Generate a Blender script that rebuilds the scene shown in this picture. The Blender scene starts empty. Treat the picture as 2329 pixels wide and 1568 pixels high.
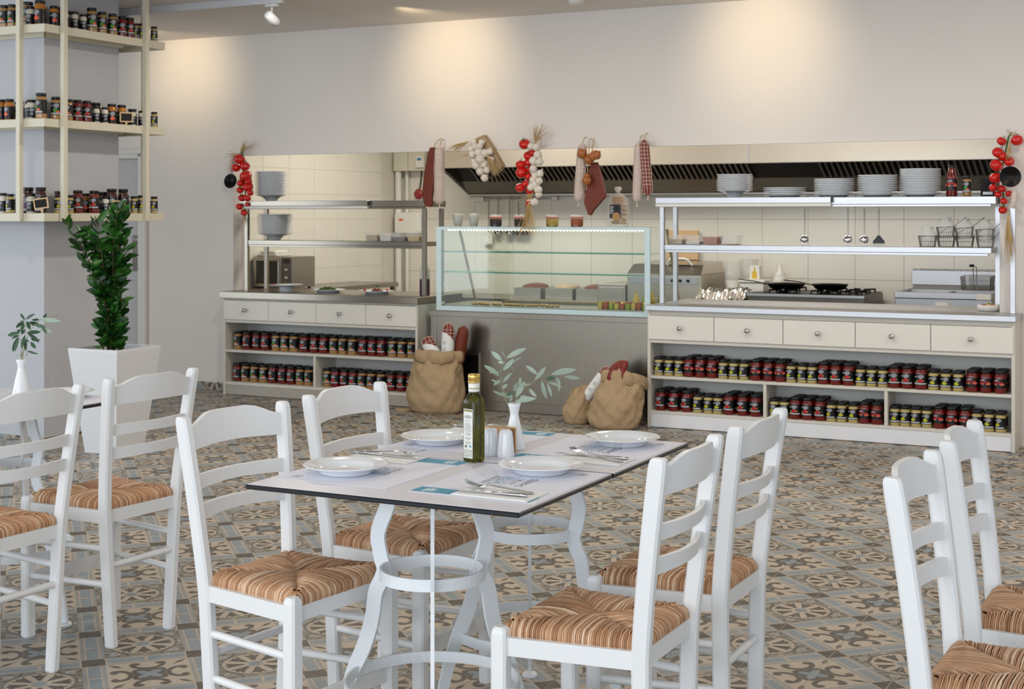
import bpy, math, random
from mathutils import Vector, Matrix
random.seed(7)
PI = math.pi
SC = bpy.context.scene
COL = SC.collection

# ------------------------------------------------------------------ camera
cam_d = bpy.data.cameras.new('camera'); CAM = bpy.data.objects.new('camera', cam_d); COL.objects.link(CAM)
CAM.location = (0, 0, 1.5); CAM.rotation_euler = (PI/2, 0, math.radians(26.8))
cam_d.sensor_fit = 'HORIZONTAL'; cam_d.sensor_width = 36.0
cam_d.lens = 3268.0/2329.0*36.0
cam_d.shift_y = -(784.0-488.0)/2329.0
cam_d.clip_start = 0.05; cam_d.clip_end = 100
cam_d.dof.use_dof = True; cam_d.dof.focus_distance = 4.0; cam_d.dof.aperture_fstop = 14
SC.camera = CAM

# ------------------------------------------------------------------ world, lights, exposure
w = bpy.data.worlds.new('world'); SC.world = w; w.use_nodes = True
bg = w.node_tree.nodes['Background']
bg.inputs[0].default_value = (0.80, 0.90, 1.0, 1); bg.inputs[1].default_value = 0.95
vs = SC.view_settings
vs.view_transform = 'Standard'; vs.look = 'None'; vs.gamma = 1.0; vs.use_curve_mapping = False
vs.exposure = 0.07
try:
    cy = SC.cycles; cy.max_bounces = 6; cy.diffuse_bounces = 4; cy.glossy_bounces = 3; cy.transmission_bounces = 6; cy.transparent_max_bounces = 12
    cy.caustics_reflective = False; cy.caustics_refractive = False
except Exception: pass

def area(name, loc, rot, sx, sy, power, col, spread=180):
    d = bpy.data.lights.new(name, 'AREA'); d.shape = 'RECTANGLE'; d.size = sx; d.size_y = sy
    d.energy = power; d.color = col; d.spread = math.radians(spread)
    o = bpy.data.objects.new(name, d); COL.objects.link(o); o.location = loc; o.rotation_euler = rot
    return o
# glazed shop front behind the camera and the glazed left side of the hall
area('daylight_front_window', (-2.5, -3.2, 1.7), (math.radians(90), 0, 0), 11, 2.6, 285, (0.84, 0.92, 1.0))
area('daylight_left_window', (-10.9, 2.2, 1.6), (math.radians(90), 0, math.radians(-90)), 7, 2.6, 150, (0.82, 0.91, 1.0))
# kitchen ceiling panels
area('kitchen_ceiling_light', (-6.1, 11.2, 2.82), (0, 0, 0), 1.6, 0.5, 56, (1.0, 0.93, 0.81))
area('kitchen_ceiling_light_b', (-3.2, 11.0, 2.82), (0, 0, 0), 2.4, 0.5, 44, (1.0, 0.95, 0.88))

# warm dining room ceiling lamps; wall row boosted, with lamps added to brighten it
for _x, _y in ((-6.2, 5.4), (-3.6, 5.6), (-1.0, 5.6), (-4.6, 2.2), (-1.8, 1.6), (-.4, 7.7), (-2.9, 7.7), (-5.4, 7.7), (1.6, 7.7)):
    d_ = bpy.data.lights.new('downlight_and_fill', 'AREA'); d_.shape = 'DISK'; d_.size = .12; d_.energy = 11 if _y < 7 else 20; d_.color = (1.0, .91, .80)
    o_ = bpy.data.objects.new('downlight_and_fill', d_); COL.objects.link(o_); o_.location = (_x, _y, 2.995)

# ------------------------------------------------------------------ materials
def srgb(r, g, b):
    f = lambda c: (c/255/12.92 if c/255 <= .04045 else ((c/255+.055)/1.055)**2.4)
    return (f(r), f(g), f(b), 1)
MATS = {}
def mat(name, col, rough=.5, metal=0, vary=.06, scale=12, bump=0, bscale=60, coat=0, trans=0, ior=1.45, emis=0, sheen=0, stretch=None, spec=.5):
    m = bpy.data.materials.new(name); m.use_nodes = True; MATS[name] = m
    nt = m.node_tree; p = nt.nodes['Principled BSDF']
    tc = nt.nodes.new('ShaderNodeTexCoord'); mp = nt.nodes.new('ShaderNodeMapping')
    nt.links.new(tc.outputs['Object'], mp.inputs[0])
    if stretch: mp.inputs['Scale'].default_value = stretch
    nz = nt.nodes.new('ShaderNodeTexNoise'); nz.inputs['Scale'].default_value = scale; nz.inputs['Detail'].default_value = 4
    nt.links.new(mp.outputs[0], nz.inputs['Vector'])
    mx = nt.nodes.new('ShaderNodeMix'); mx.data_type = 'RGBA'
    mx.inputs['A'].default_value = tuple(max(0, c*(1-vary)) for c in col[:3]) + (1,)
    mx.inputs['B'].default_value = tuple(min(1, c*(1+vary)) for c in col[:3]) + (1,)
    nt.links.new(nz.outputs['Fac'], mx.inputs['Factor']); nt.links.new(mx.outputs['Result'], p.inputs['Base Color'])
    p.inputs['Roughness'].default_value = rough; p.inputs['Metallic'].default_value = metal
    p.inputs['Coat Weight'].default_value = coat; p.inputs['Coat Roughness'].default_value = .06
    p.inputs['Transmission Weight'].default_value = trans; p.inputs['IOR'].default_value = ior
    p.inputs['Specular IOR Level'].default_value = spec
    if sheen: p.inputs['Sheen Weight'].default_value = sheen
    if emis:
        try: m.cycles.emission_sampling = 'NONE'
        except Exception: pass
        p.inputs['Emission Color'].default_value = col; p.inputs['Emission Strength'].default_value = emis
    if bump:
        n2 = nt.nodes.new('ShaderNodeTexNoise'); n2.inputs['Scale'].default_value = bscale; n2.inputs['Detail'].default_value = 3
        nt.links.new(mp.outputs[0], n2.inputs['Vector'])
        b = nt.nodes.new('ShaderNodeBump'); b.inputs['Strength'].default_value = bump; b.inputs['Distance'].default_value = .01
        nt.links.new(n2.outputs['Fac'], b.inputs['Height']); nt.links.new(b.outputs[0], p.inputs['Normal'])
    return m
def glass_pane(name, tint, refl=.9, ior_=1.28):
    m = bpy.data.materials.new(name); m.use_nodes = True; MATS[name] = m
    nt = m.node_tree; nt.nodes.remove(nt.nodes['Principled BSDF']); out = nt.nodes['Material Output']
    t = nt.nodes.new('ShaderNodeBsdfTransparent'); t.inputs[0].default_value = tint
    g = nt.nodes.new('ShaderNodeBsdfGlossy'); g.inputs['Roughness'].default_value = .02; g.inputs[0].default_value = (refl, refl, refl, 1)
    lw = nt.nodes.new('ShaderNodeLayerWeight'); lw.inputs[0].default_value = .5
    pw = nt.nodes.new('ShaderNodeMath'); pw.operation = 'POWER'; pw.inputs[1].default_value = 5; nt.links.new(lw.outputs['Facing'], pw.inputs[0])
    fr = nt.nodes.new('ShaderNodeMath'); fr.operation = 'MULTIPLY_ADD'; fr.inputs[1].default_value = .5*(ior_-1)/.28; fr.inputs[2].default_value = .035; nt.links.new(pw.outputs[0], fr.inputs[0])
    mx = nt.nodes.new('ShaderNodeMixShader')
    nt.links.new(fr.outputs[0], mx.inputs[0]); nt.links.new(t.outputs[0], mx.inputs[1]); nt.links.new(g.outputs[0], mx.inputs[2])
    nt.links.new(mx.outputs[0], out.inputs['Surface'])
    return m

mat('wall_paint', srgb(231, 224, 217), .85, vary=.015, scale=3)
mat('ceiling_paint', srgb(230, 224, 218), .9, vary=.015, scale=3)
mat('column_paint', srgb(190, 191, 195), .8, vary=.02, scale=3)
mat('kitchen_tile', srgb(226, 222, 210), .16, vary=.02, scale=4)
mat('tile_grout', srgb(216, 211, 198), .9)
mat('kitchen_floor', srgb(120, 110, 100), .6)
mat('floor_grout', srgb(176, 170, 160), .9)
mat('white_wood', srgb(233, 233, 233), .38, vary=.02, scale=8, bump=.05, bscale=90, stretch=(1, 1, .15))
mat('white_metal', srgb(232, 235, 238), .35, vary=.015)
mat('cream_laminate', srgb(214, 209, 197), .45, vary=.02)
mat('cream_drawer', srgb(228, 223, 213), .4, vary=.015)
mat('cabinet_back', srgb(214, 212, 206), .6, vary=.02)
mat('kick_white', srgb(232, 233, 236), .4, vary=.03)
mat('kick_grey', srgb(176, 168, 156), .4, vary=.04)
mat('steel', srgb(166, 160, 152), .30, 1, vary=.05, scale=30, stretch=(.3, 1, 6))
mat('steel_panel', srgb(158, 150, 138), .29, 1, vary=.12, scale=26, stretch=(6, 1, .25))  # brushed steel; vertical colour streaks also stand in for uneven reflections
mat('hood_steel', srgb(206, 198, 184), .36, 1, vary=.05, scale=16)
mat('steel_bright', srgb(196, 196, 198), .36, 1, vary=.05, scale=16)
mat('steel_dark', srgb(120, 116, 110), .4, 1, vary=.08)
mat('chrome', srgb(214, 214, 216), .08, 1, vary=.02)
mat('shelf_cream', srgb(212, 205, 184), .5, vary=.02)
mat('black_plastic', srgb(18, 18, 19), .35, vary=.1)
mat('black_metal', srgb(24, 22, 20), .35, .6, vary=.15)
mat('grate_iron', srgb(16, 16, 17), .55, .3, vary=.2)
mat('porcelain', srgb(236, 238, 240), .1, vary=.01, coat=.3)
mat('table_top', srgb(218, 217, 225), .3, vary=.02)
mat('table_edge', srgb(14, 18, 26), .35, vary=.1)
mat('paper', srgb(228, 229, 240), .6, vary=.015)
mat('napkin', srgb(238, 238, 236), .85, vary=.02, bump=.1, bscale=200)
mat('ink_blue', srgb(72, 150, 178), .6)
mat('ink_text_blue', srgb(58, 132, 172), .6)
mat('ink_dark', srgb(40, 48, 70), .6)
mat('ink_white', srgb(232, 238, 242), .6)
mat('ink_grey', srgb(120, 122, 118), .6)
mat('ink_gold', srgb(150, 140, 96), .6)
mat('label_black', srgb(12, 12, 14), .35, vary=.15)
mat('label_white', srgb(150, 152, 158), .5)
mat('label_stripe', srgb(186, 188, 192), .5)
mat('label_red', srgb(184, 20, 36), .45)
mat('label_green', srgb(62, 140, 36), .45)
mat('label_yellow', srgb(206, 204, 30), .45)
mat('label_orange', srgb(230, 98, 70), .45)
mat('label_purple', srgb(110, 40, 120), .45)
mat('jar_cream', srgb(184, 164, 104), .12, vary=.1, scale=60, coat=.6)
mat('jar_red', srgb(108, 18, 11), .12, vary=.25, scale=60, coat=.6)
mat('jar_beans', srgb(168, 126, 72), .12, vary=.4, scale=90, coat=.6)
mat('jar_white', srgb(214, 208, 190), .12, vary=.05, coat=.6)
mat('jar_dark', srgb(58, 20, 14), .12, vary=.25, scale=60, coat=.6)
mat('jar_orange', srgb(176, 108, 30), .12, vary=.25, scale=60, coat=.6)
mat('tomato', srgb(205, 22, 12), .16, vary=.15, scale=20, coat=.4)
mat('tomato_green', srgb(70, 110, 40), .6)
mat('garlic', srgb(228, 218, 204), .5, vary=.06, scale=40)
mat('onion', srgb(168, 102, 52), .3, vary=.2, scale=30, stretch=(1, 1, .2))
mat('straw', srgb(196, 166, 112), .8, vary=.15, scale=30)
mat('sausage_brown', srgb(112, 44, 22), .55, vary=.15, scale=30)
mat('sausage_red', srgb(122, 34, 24), .4, vary=.2, scale=40)
mat('sausage_white', srgb(214, 196, 186), .7, vary=.25, scale=70, bump=.3, bscale=120)
mat('net_string', srgb(214, 196, 180), .8)
mat('burlap', srgb(184, 157, 122), .95, vary=.25, scale=110, bump=.55, bscale=260)
mat('burlap_dark', srgb(122, 100, 74), .95, vary=.14, scale=90, bump=.5, bscale=420)
mat('leaf_olive', srgb(160, 175, 158), .5, vary=.14, scale=30)
mat('leaf_olive_dark', srgb(62, 92, 68), .4, vary=.2, scale=30)
mat('leaf_bay', srgb(46, 100, 30), .35, vary=.3, scale=24)
mat('leaf_bay_dark', srgb(24, 62, 21), .35, vary=.3, scale=24)
mat('twig', srgb(150, 146, 108), .7, vary=.1)
mat('bark', srgb(92, 78, 50), .8, vary=.2)
mat('soil', srgb(60, 48, 38), .95, vary=.3, scale=60)
mat('planter_white', srgb(226, 226, 228), .45, vary=.02)
mat('wood_light', srgb(214, 180, 136), .5, vary=.1, scale=14, stretch=(1, 1, 8))
mat('wood_stripe', srgb(150, 104, 68), .6, vary=.2, scale=10, stretch=(1, 1, 60))
mat('gold_cap', srgb(206, 170, 92), .25, .85, vary=.05)
mat('bottle_glass', srgb(94, 92, 8), .03, vary=.05, trans=.88, ior=1.45)
mat('bottle_label', srgb(226, 226, 218), .5, vary=.01)
mat('foil', srgb(226, 224, 218), .16, 1, vary=.05)
mat('plastic_clear', srgb(220, 216, 206), .25, vary=.04, trans=.0)
mat('plastic_white', srgb(228, 226, 218), .35, vary=.02)
mat('device_beige', srgb(214, 210, 192), .45, vary=.02)
mat('hose_red', srgb(150, 52, 50), .4)
mat('purple_sauce', srgb(84, 52, 74), .3)
mat('mustard', srgb(214, 176, 60), .35, vary=.08)
mat('pesto', srgb(150, 160, 50), .35, vary=.12)
mat('salad', srgb(60, 84, 30), .6, vary=.5, scale=80)
mat('meat', srgb(116, 62, 30), .4, vary=.4, scale=60)
mat('pastry', srgb(206, 164, 108), .6, vary=.3, scale=50)
mat('biscuit', srgb(196, 152, 92), .6, vary=.25, scale=40)
mat('grain_red', srgb(176, 92, 62), .7, vary=.35, scale=160)
mat('grain_beige', srgb(196, 172, 140), .7, vary=.35, scale=160)
mat('grain_white', srgb(230, 228, 222), .7, vary=.1, scale=160)
mat('grain_dark', srgb(64, 44, 44), .6, vary=.4, scale=120)
mat('grain_yellow', srgb(208, 178, 92), .7, vary=.3, scale=120)
mat('door_grey', srgb(196, 194, 194), .5, vary=.02)
mat('trim_white', srgb(226, 222, 216), .5, vary=.02)
mat('slate', srgb(26, 28, 28), .8)
mat('glass_edge_green', srgb(60, 138, 112), .15, coat=.5)
mat('glass_edge_blue', srgb(206, 226, 230), .2, coat=.4)
mat('case_trim', srgb(176, 160, 130), .4, .4)
mat('led', (1.0, .88, .66, 1), .4, emis=6)
mat('lamp_glow', (1.0, .92, .78, 1), .4, emis=20)
mat('light_track', srgb(196, 198, 202), .5)
mat('shakers', srgb(230, 232, 236), .1, vary=.01, coat=.4)
mat('yellow_tag', srgb(200, 190, 30), .5)
mat('microwave_glass', srgb(14, 13, 13), .12, vary=.1, coat=.5)
glass_pane('pane_clear', (.93, .97, .95, 1))
glass_pane('pane_side', (.95, .98, .97, 1), .8, 1.09)
glass_pane('pane_shelf', (.86, .95, .91, 1))
def film(name, col, op):
    m = bpy.data.materials.new(name); m.use_nodes = True; MATS[name] = m
    nt = m.node_tree; p = nt.nodes['Principled BSDF']; out = nt.nodes['Material Output']
    p.inputs['Base Color'].default_value = col; p.inputs['Roughness'].default_value = .25
    t = nt.nodes.new('ShaderNodeBsdfTransparent'); mx = nt.nodes.new('ShaderNodeMixShader')
    nz = nt.nodes.new('ShaderNodeTexNoise'); nz.inputs['Scale'].default_value = 40
    mr = nt.nodes.new('ShaderNodeMapRange'); mr.inputs['To Min'].default_value = op*.6; mr.inputs['To Max'].default_value = op*1.4
    nt.links.new(nz.outputs['Fac'], mr.inputs['Value']); nt.links.new(mr.outputs[0], mx.inputs[0])
    nt.links.new(t.outputs[0], mx.inputs[1]); nt.links.new(p.outputs[0], mx.inputs[2]); nt.links.new(mx.outputs[0], out.inputs['Surface'])
film('bag_film', (.82, .82, .80, 1), .22)
film('box_film', (.80, .79, .75, 1), .30)
glass_pane('jar_clear', (.93, .94, .93, 1), .9)
# ------------------------------------------------------------------ patterned cement tile (printed motif, lattice of .484 m)
class X:
    nt = None
    def __init__(s, sock): s.k = sock
    @staticmethod
    def op(o, a, b=None, c=None):
        n = X.nt.nodes.new('ShaderNodeMath'); n.operation = o
        for i, q in enumerate((a, b, c)):
            if q is None: continue
            if isinstance(q, X): X.nt.links.new(q.k, n.inputs[i])
            else: n.inputs[i].default_value = q
        return X(n.outputs[0])
    def __add__(s, o): return X.op('ADD', s, o)
    __radd__ = __add__
    def __sub__(s, o): return X.op('SUBTRACT', s, o)
    def __rsub__(s, o): return X.op('SUBTRACT', o, s)
    def __mul__(s, o): return X.op('MULTIPLY', s, o)
    __rmul__ = __mul__
    def __truediv__(s, o): return X.op('DIVIDE', s, o)
def xabs(a): return X.op('ABSOLUTE', a)
def xmax(a, b): return X.op('MAXIMUM', a, b)
def xmin(a, b): return X.op('MINIMUM', a, b)
def inside(d, wd=.008):     # 1 where d<0, soft edge
    n = X.nt.nodes.new('ShaderNodeMapRange'); n.clamp = True
    n.inputs['From Min'].default_value = wd; n.inputs['From Max'].default_value = -wd
    X.nt.links.new(d.k, n.inputs['Value']); return X(n.outputs[0])
def xmix(f, a, b):
    n = X.nt.nodes.new('ShaderNodeMix'); n.data_type = 'RGBA'
    X.nt.links.new(f.k, n.inputs['Factor'])
    for key, q in (('A', a), ('B', b)):
        if isinstance(q, tuple): n.inputs[key].default_value = q
        else: X.nt.links.new(q, n.inputs[key])
    return n.outputs['Result']
def dist(p, q, cx, cy, sx=1, sy=1):
    dx = (p-cx)/sx; dy = (q-cy)/sy
    return X.op('SQRT', dx*dx+dy*dy)
def make_tile_mat(name, vert=False):
    m = bpy.data.materials.new(name); m.use_nodes = True; MATS[name] = m
    nt = m.node_tree; X.nt = nt; P = nt.nodes['Principled BSDF']
    geo = nt.nodes.new('ShaderNodeNewGeometry'); sp = nt.nodes.new('ShaderNodeSeparateXYZ')
    nt.links.new(geo.outputs['Position'], sp.inputs[0])
    x = (X(sp.outputs[0])+1.477)/.484; y = (X(sp.outputs[2 if vert else 1])-(.1 if vert else 5.833))/.484
    u = x+y; v = x-y
    iu = X.op('ROUND', u); iv = X.op('ROUND', v)
    a = u-iu; b = v-iv
    par = xabs(X.op('MODULO', iu+iv, 2.0))          # 0 rosette cell, 1 scroll cell
    A = xabs(a); B = xabs(b)
    p = xmax(A, B); q = xmin(A, B)
    s = (A+B)*.70711; d = (p-q)*.70711
    r = X.op('SQRT', a*a+b*b); th = X.op('ARCTAN2', b, a)
    CREAM = srgb(186, 171, 152); BROWN = srgb(86, 79, 68); BLUE = srgb(136, 146, 151); GREY = srgb(134, 129, 117); PALE = srgb(192, 186, 178)
    # --- rosette cell
    c = GREY
    arc = xabs(dist(s, d, .56, 0)-.235)
    c = xmix(inside(arc-.012), c, BROWN)
    scroll = xabs(dist(s, d, .475, .085)-.032)
    c = xmix(inside(scroll-.011), c, BROWN)
    c = xmix(inside(dist(s, d, .43, .06)-.016), c, BROWN)
    c = xmix(inside(dist(s, d, .52, .03, 1.6, 1)-.016), c, BROWN)
    c = xmix(inside(dist(s, d, .40, 0, 1, 1.2)-.042), c, CREAM)
    c = xmix(inside(dist(s, d, .40, 0, 1, 1.2)-.026), c, BLUE)
    c = xmix(inside(dist(p, q, .362, 0, 1, 1.8)-.018), c, CREAM)
    c = xmix(inside(xabs(r-.335)-.006), c, BROWN)
    c = xmix(inside(r-.312), c, CREAM)
    c8 = X.op('COSINE', th*8.0); c24 = xabs(X.op('COSINE', th*12.0))
    hw = X.op('MULTIPLY_ADD', r, -5.4, .95)           # petals widen outwards
    pet = xmax(xmax(.105-r, r-(.262+c24*.03)), (hw-c8)*.05)
    c = xmix(inside(pet, .005), c, BROWN)
    c = xmix(inside(r-.072), c, BLUE)
    # --- scroll cell
    e = CREAM
    core = r-(.175+X.op('COSINE', th*4.0)*(-.03))
    e = xmix(inside(core), e, BROWN)
    ring = xmax(xabs(dist(p, q, .300, 0, 1, 1.15)-.125)-.026, p-.335)
    e = xmix(inside(dist(p, q, .300, 0, 1, 1.15)-.118), e, CREAM)
    e = xmix(inside(ring), e, BROWN)
    e = xmix(inside(dist(p, q, .325, .118, 1, 1.25)-.040), e, BROWN)
    leafd = xmax(d-X.op('MULTIPLY_ADD', xabs(s-.43), -.28, .028), xabs(s-.43)-.10)
    e = xmix(inside(leafd), e, BROWN)
    star = r-(.105+X.op('COSINE', th*4.0)*(-.045))
    e = xmix(inside(star), e, BLUE)
    col = xmix(par, c, e)
    # --- border band and dark corner squares
    ed = .5-p
    col = xmix(inside(ed-.112, .004), col, srgb(150, 149, 143))
    col = xmix(inside(ed-.074, .004), col, CREAM)
    col = xmix(inside(ed-.058, .004), col, BLUE)
    col = xmix(inside(xmax(q-.016, ed-.06), .004), col, CREAM)
    cs = .388-q
    col = xmix(inside(cs-.016, .004), col, CREAM)
    col = xmix(inside(cs, .004), col, BROWN)
    nz = nt.nodes.new('ShaderNodeTexNoise'); nz.inputs['Scale'].default_value = 7; nz.inputs['Detail'].default_value = 5
    nt.links.new(geo.outputs['Position'], nz.inputs['Vector'])
    mr = nt.nodes.new('ShaderNodeMapRange'); mr.inputs['To Min'].default_value = .86; mr.inputs['To Max'].default_value = 1.08
    nt.links.new(nz.outputs['Fac'], mr.inputs['Value'])
    hs = nt.nodes.new('ShaderNodeHueSaturation'); nt.links.new(mr.outputs[0], hs.inputs['Value']); nt.links.new(col, hs.inputs['Color'])
    nt.links.new(hs.outputs[0], P.inputs['Base Color'])
    P.inputs['Roughness'].default_value = .42
    return m
make_tile_mat('cement_tile'); make_tile_mat('cement_tile_upright', True)
def make_rush():
    m = bpy.data.materials.new('rush'); m.use_nodes = True; MATS['rush'] = m
    nt = m.node_tree; P = nt.nodes['Principled BSDF']
    at = nt.nodes.new('ShaderNodeAttribute'); at.attribute_name = 'strand'
    ra = nt.nodes.new('ShaderNodeValToRGB'); cr = ra.color_ramp
    cr.elements[0].position = .05; cr.elements[0].color = srgb(156, 112, 78)
    cr.elements[1].position = 1; cr.elements[1].color = srgb(236, 208, 180)
    k = cr.elements.new(.45); k.color = srgb(192, 144, 106)
    k = cr.elements.new(.75); k.color = srgb(212, 170, 132)
    geo = nt.nodes.new('ShaderNodeTexCoord'); nz = nt.nodes.new('ShaderNodeTexNoise'); nz.inputs['Scale'].default_value = 45; nz.inputs['Detail'].default_value = 3
    nt.links.new(geo.outputs['Object'], nz.inputs['Vector'])
    ad = nt.nodes.new('ShaderNodeMath'); ad.operation = 'MULTIPLY_ADD'; ad.inputs[1].default_value = .3; ad.inputs[2].default_value = -.15
    nt.links.new(nz.outputs['Fac'], ad.inputs[0])
    a2 = nt.nodes.new('ShaderNodeMath'); nt.links.new(ad.outputs[0], a2.inputs[0]); nt.links.new(at.outputs['Fac'], a2.inputs[1])
    nt.links.new(a2.outputs[0], ra.inputs[0]); nt.links.new(ra.outputs[0], P.inputs['Base Color'])
    P.inputs['Roughness'].default_value = .5
make_rush()

# ------------------------------------------------------------------ mesh helpers
class MB:
    def __init__(s): s.v = []; s.f = []; s.mi = []; s.sm = []
    def add(s, vs, fs, m=0, smooth=False, xf=None):
        o = len(s.v)
        if xf is not None: vs = [tuple(xf @ Vector(q)) for q in vs]
        s.v += [tuple(q) for q in vs]
        for f in fs: s.f.append(tuple(i+o for i in f)); s.mi.append(m); s.sm.append(smooth)
        return s
    def box(s, x0, x1, y0, y1, z0, z1, bev=0, m=0, xf=None):
        if x1 < x0: x0, x1 = x1, x0
        if bev <= 0:
            v = [(x, y, z) for x in (x0, x1) for y in (y0, y1) for z in (z0, z1)]
            return s.add(v, [(0, 1, 3, 2), (4, 6, 7, 5), (0, 4, 5, 1), (2, 3, 7, 6), (0, 2, 6, 4), (1, 5, 7, 3)], m, False, xf)
        b = min(bev, (x1-x0)*.49, (y1-y0)*.49, (z1-z0)*.49)
        v = []; idx = {}
        X_ = (x0, x1); Y_ = (y0, y1); Z_ = (z0, z1); sg = (1, -1)
        for i in (0, 1):
            for j in (0, 1):
                for k in (0, 1):
                    x, y, z = X_[i], Y_[j], Z_[k]; bx, by, bz = sg[i]*b, sg[j]*b, sg[k]*b
                    idx[i, j, k, 0] = len(v); v.append((x, y+by, z+bz))
                    idx[i, j, k, 1] = len(v); v.append((x+bx, y, z+bz))
                    idx[i, j, k, 2] = len(v); v.append((x+bx, y+by, z))
        F = []
        for i in (0, 1): F.append([idx[i, j, k, 0] for j, k in ((0, 0), (0, 1), (1, 1), (1, 0))][::(1 if i == 0 else -1)])
        for j in (0, 1): F.append([idx[i, j, k, 1] for i, k in ((0, 0), (1, 0), (1, 1), (0, 1))][::(1 if j == 0 else -1)])
        for k in (0, 1): F.append([idx[i, j, k, 2] for i, j in ((0, 0), (0, 1), (1, 1), (1, 0))][::(1 if k == 0 else -1)])
        for j in (0, 1):
            for k in (0, 1): F.append([idx[0, j, k, 1], idx[1, j, k, 1], idx[1, j, k, 2], idx[0, j, k, 2]])
        for i in (0, 1):
            for k in (0, 1): F.append([idx[i, 0, k, 0], idx[i, 1, k, 0], idx[i, 1, k, 2], idx[i, 0, k, 2]])
        for i in (0, 1):
            for j in (0, 1): F.append([idx[i, j, 0, 0], idx[i, j, 1, 0], idx[i, j, 1, 1], idx[i, j, 0, 1]])
        for i in (0, 1):
            for j in (0, 1):
                for k in (0, 1): F.append([idx[i, j, k, 0], idx[i, j, k, 1], idx[i, j, k, 2]])
        return s.add(v, F, m, False, xf)
    def loft(s, rings, m=0, smooth=True, cap=True, closed=True, xf=None):
        n = len(rings[0]); v = [q for r in rings for q in r]; F = []
        for i in range(len(rings)-1):
            for j in range(n if closed else n-1):
                k = (j+1) % n
                F.append((i*n+j, i*n+k, (i+1)*n+k, (i+1)*n+j))
        s.add(v, F, m, smooth, xf)
        if cap and closed:
            s.add(rings[0], [tuple(range(n))[::-1]], m, False, xf); s.add(rings[-1], [tuple(range(n))], m, False, xf)
        return s
    def lathe(s, prof, n=24, c=(0, 0, 0), m=0, smooth=True, cap=True, xf=None):
        rings = [[(c[0]+r*math.cos(2*PI*j/n), c[1]+r*math.sin(2*PI*j/n), c[2]+z) for j in range(n)] for r, z in prof]
        return s.loft(rings, m, smooth, cap, True, xf)
    def tube(s, path, r, n=8, m=0, cap=True, smooth=True, flat=1.0, xf=None):
        P_ = [Vector(q) for q in path]; R_ = r if isinstance(r, (list, tuple)) else [r]*len(P_)
        rings = []; ref = None
        for i, q in enumerate(P_):
            t = (P_[min(i+1, len(P_)-1)]-P_[max(i-1, 0)])
            t = t.normalized() if t.length > 1e-9 else Vector((0, 0, 1))
            if ref is None:
                ref = Vector((0, 0, 1)) if abs(t.z) < .9 else Vector((1, 0, 0))
            a = t.cross(ref); a = a.normalized() if a.length > 1e-6 else t.orthogonal().normalized()
            b = a.cross(t).normalized(); ref = b
            rings.append([tuple(q+a*(R_[i]*math.cos(2*PI*j/n))+b*(R_[i]*flat*math.sin(2*PI*j/n))) for j in range(n)])
        return s.loft(rings, m, smooth, cap, True, xf)
    def bar(s, path, w, h, side, m=0, xf=None):     # rectangular bar along a path; side = lateral vector, w across it, h in the third direction
        P_ = [Vector(q) for q in path]; S0 = Vector(side).normalized(); rings = []
        W_ = w if isinstance(w, (list, tuple)) else [w]*len(P_); H_ = h if isinstance(h, (list, tuple)) else [h]*len(P_)
        for i, q in enumerate(P_):
            t = (P_[min(i+1, len(P_)-1)]-P_[max(i-1, 0)]).normalized()
            S = (S0-t*S0.dot(t)).normalized(); N = t.cross(S).normalized()
            a = S*(W_[i]/2); b = N*(H_[i]/2)
            rings.append([tuple(q-a-b), tuple(q+a-b), tuple(q+a+b), tuple(q-a+b)])
        return s.loft(rings, m, False, True, True, xf)
    def ball(s, c, r, n=12, k=7, m=0, lob=0, nl=5, pinch=0, xf=None):
        rx, ry, rz = r if isinstance(r, (tuple, list)) else (r, r, r); rings = []
        for i in range(k+1):
            ph = PI*i/k; ph = min(max(ph, .02), PI-.02)
            ring = []
            for j in range(n):
                t = 2*PI*j/n; g = 1+lob*math.cos(nl*t)*math.sin(ph)
                zz = math.cos(ph)*(1-pinch*(1 if ph < PI/2 else .4)*math.cos(ph)**6)
                ring.append((c[0]+rx*g*math.sin(ph)*math.cos(t), c[1]+ry*g*math.sin(ph)*math.sin(t), c[2]+rz*zz))
            rings.append(ring)
        return s.loft(rings[::-1], m, True, True, True, xf)
    def prism(s, poly, z0, z1, m=0, xf=None):
        n = len(poly); v = [(x, y, z0) for x, y in poly]+[(x, y, z1) for x, y in poly]
        F = [tuple(range(n))[::-1], tuple(range(n, 2*n))]+[(i, (i+1) % n, n+(i+1) % n, n+i) for i in range(n)]
        return s.add(v, F, m, False, xf)
    def mesh(s, name, mats):
        me = bpy.data.meshes.new(name); me.from_pydata(s.v, [], s.f)
        for k in (mats if isinstance(mats, (list, tuple)) else [mats]): me.materials.append(MATS[k])
        me.polygons.foreach_set('material_index', s.mi); me.polygons.foreach_set('use_smooth', s.sm)
        me.update(); return me
    def obj(s, name, mats, parent=None, loc=(0, 0, 0), rotz=0):
        return link(name, s.mesh(name, mats), parent, loc, rotz)
def link(name, me, parent=None, loc=(0, 0, 0), rotz=0, rot=None, scale=None):
    o = bpy.data.objects.new(name, me); COL.objects.link(o); o.location = loc
    o.rotation_euler = rot if rot else (0, 0, rotz)
    if scale: o.scale = scale
    if parent: o.parent = parent
    return o
def tag(o, label, cat, group=None):
    o['label'] = label; o['category'] = cat
    if group: o['group'] = group
    return o
def thing(name, label, cat, loc=(0, 0, 0), rotz=0, group=None):
    o = bpy.data.objects.new(name, None); COL.objects.link(o); o.location = loc; o.rotation_euler = (0, 0, rotz); o.empty_display_size = .05
    return tag(o, label, cat, group)
def struct(o, label):
    o['kind'] = 'structure'; o['label'] = label; return o
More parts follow.
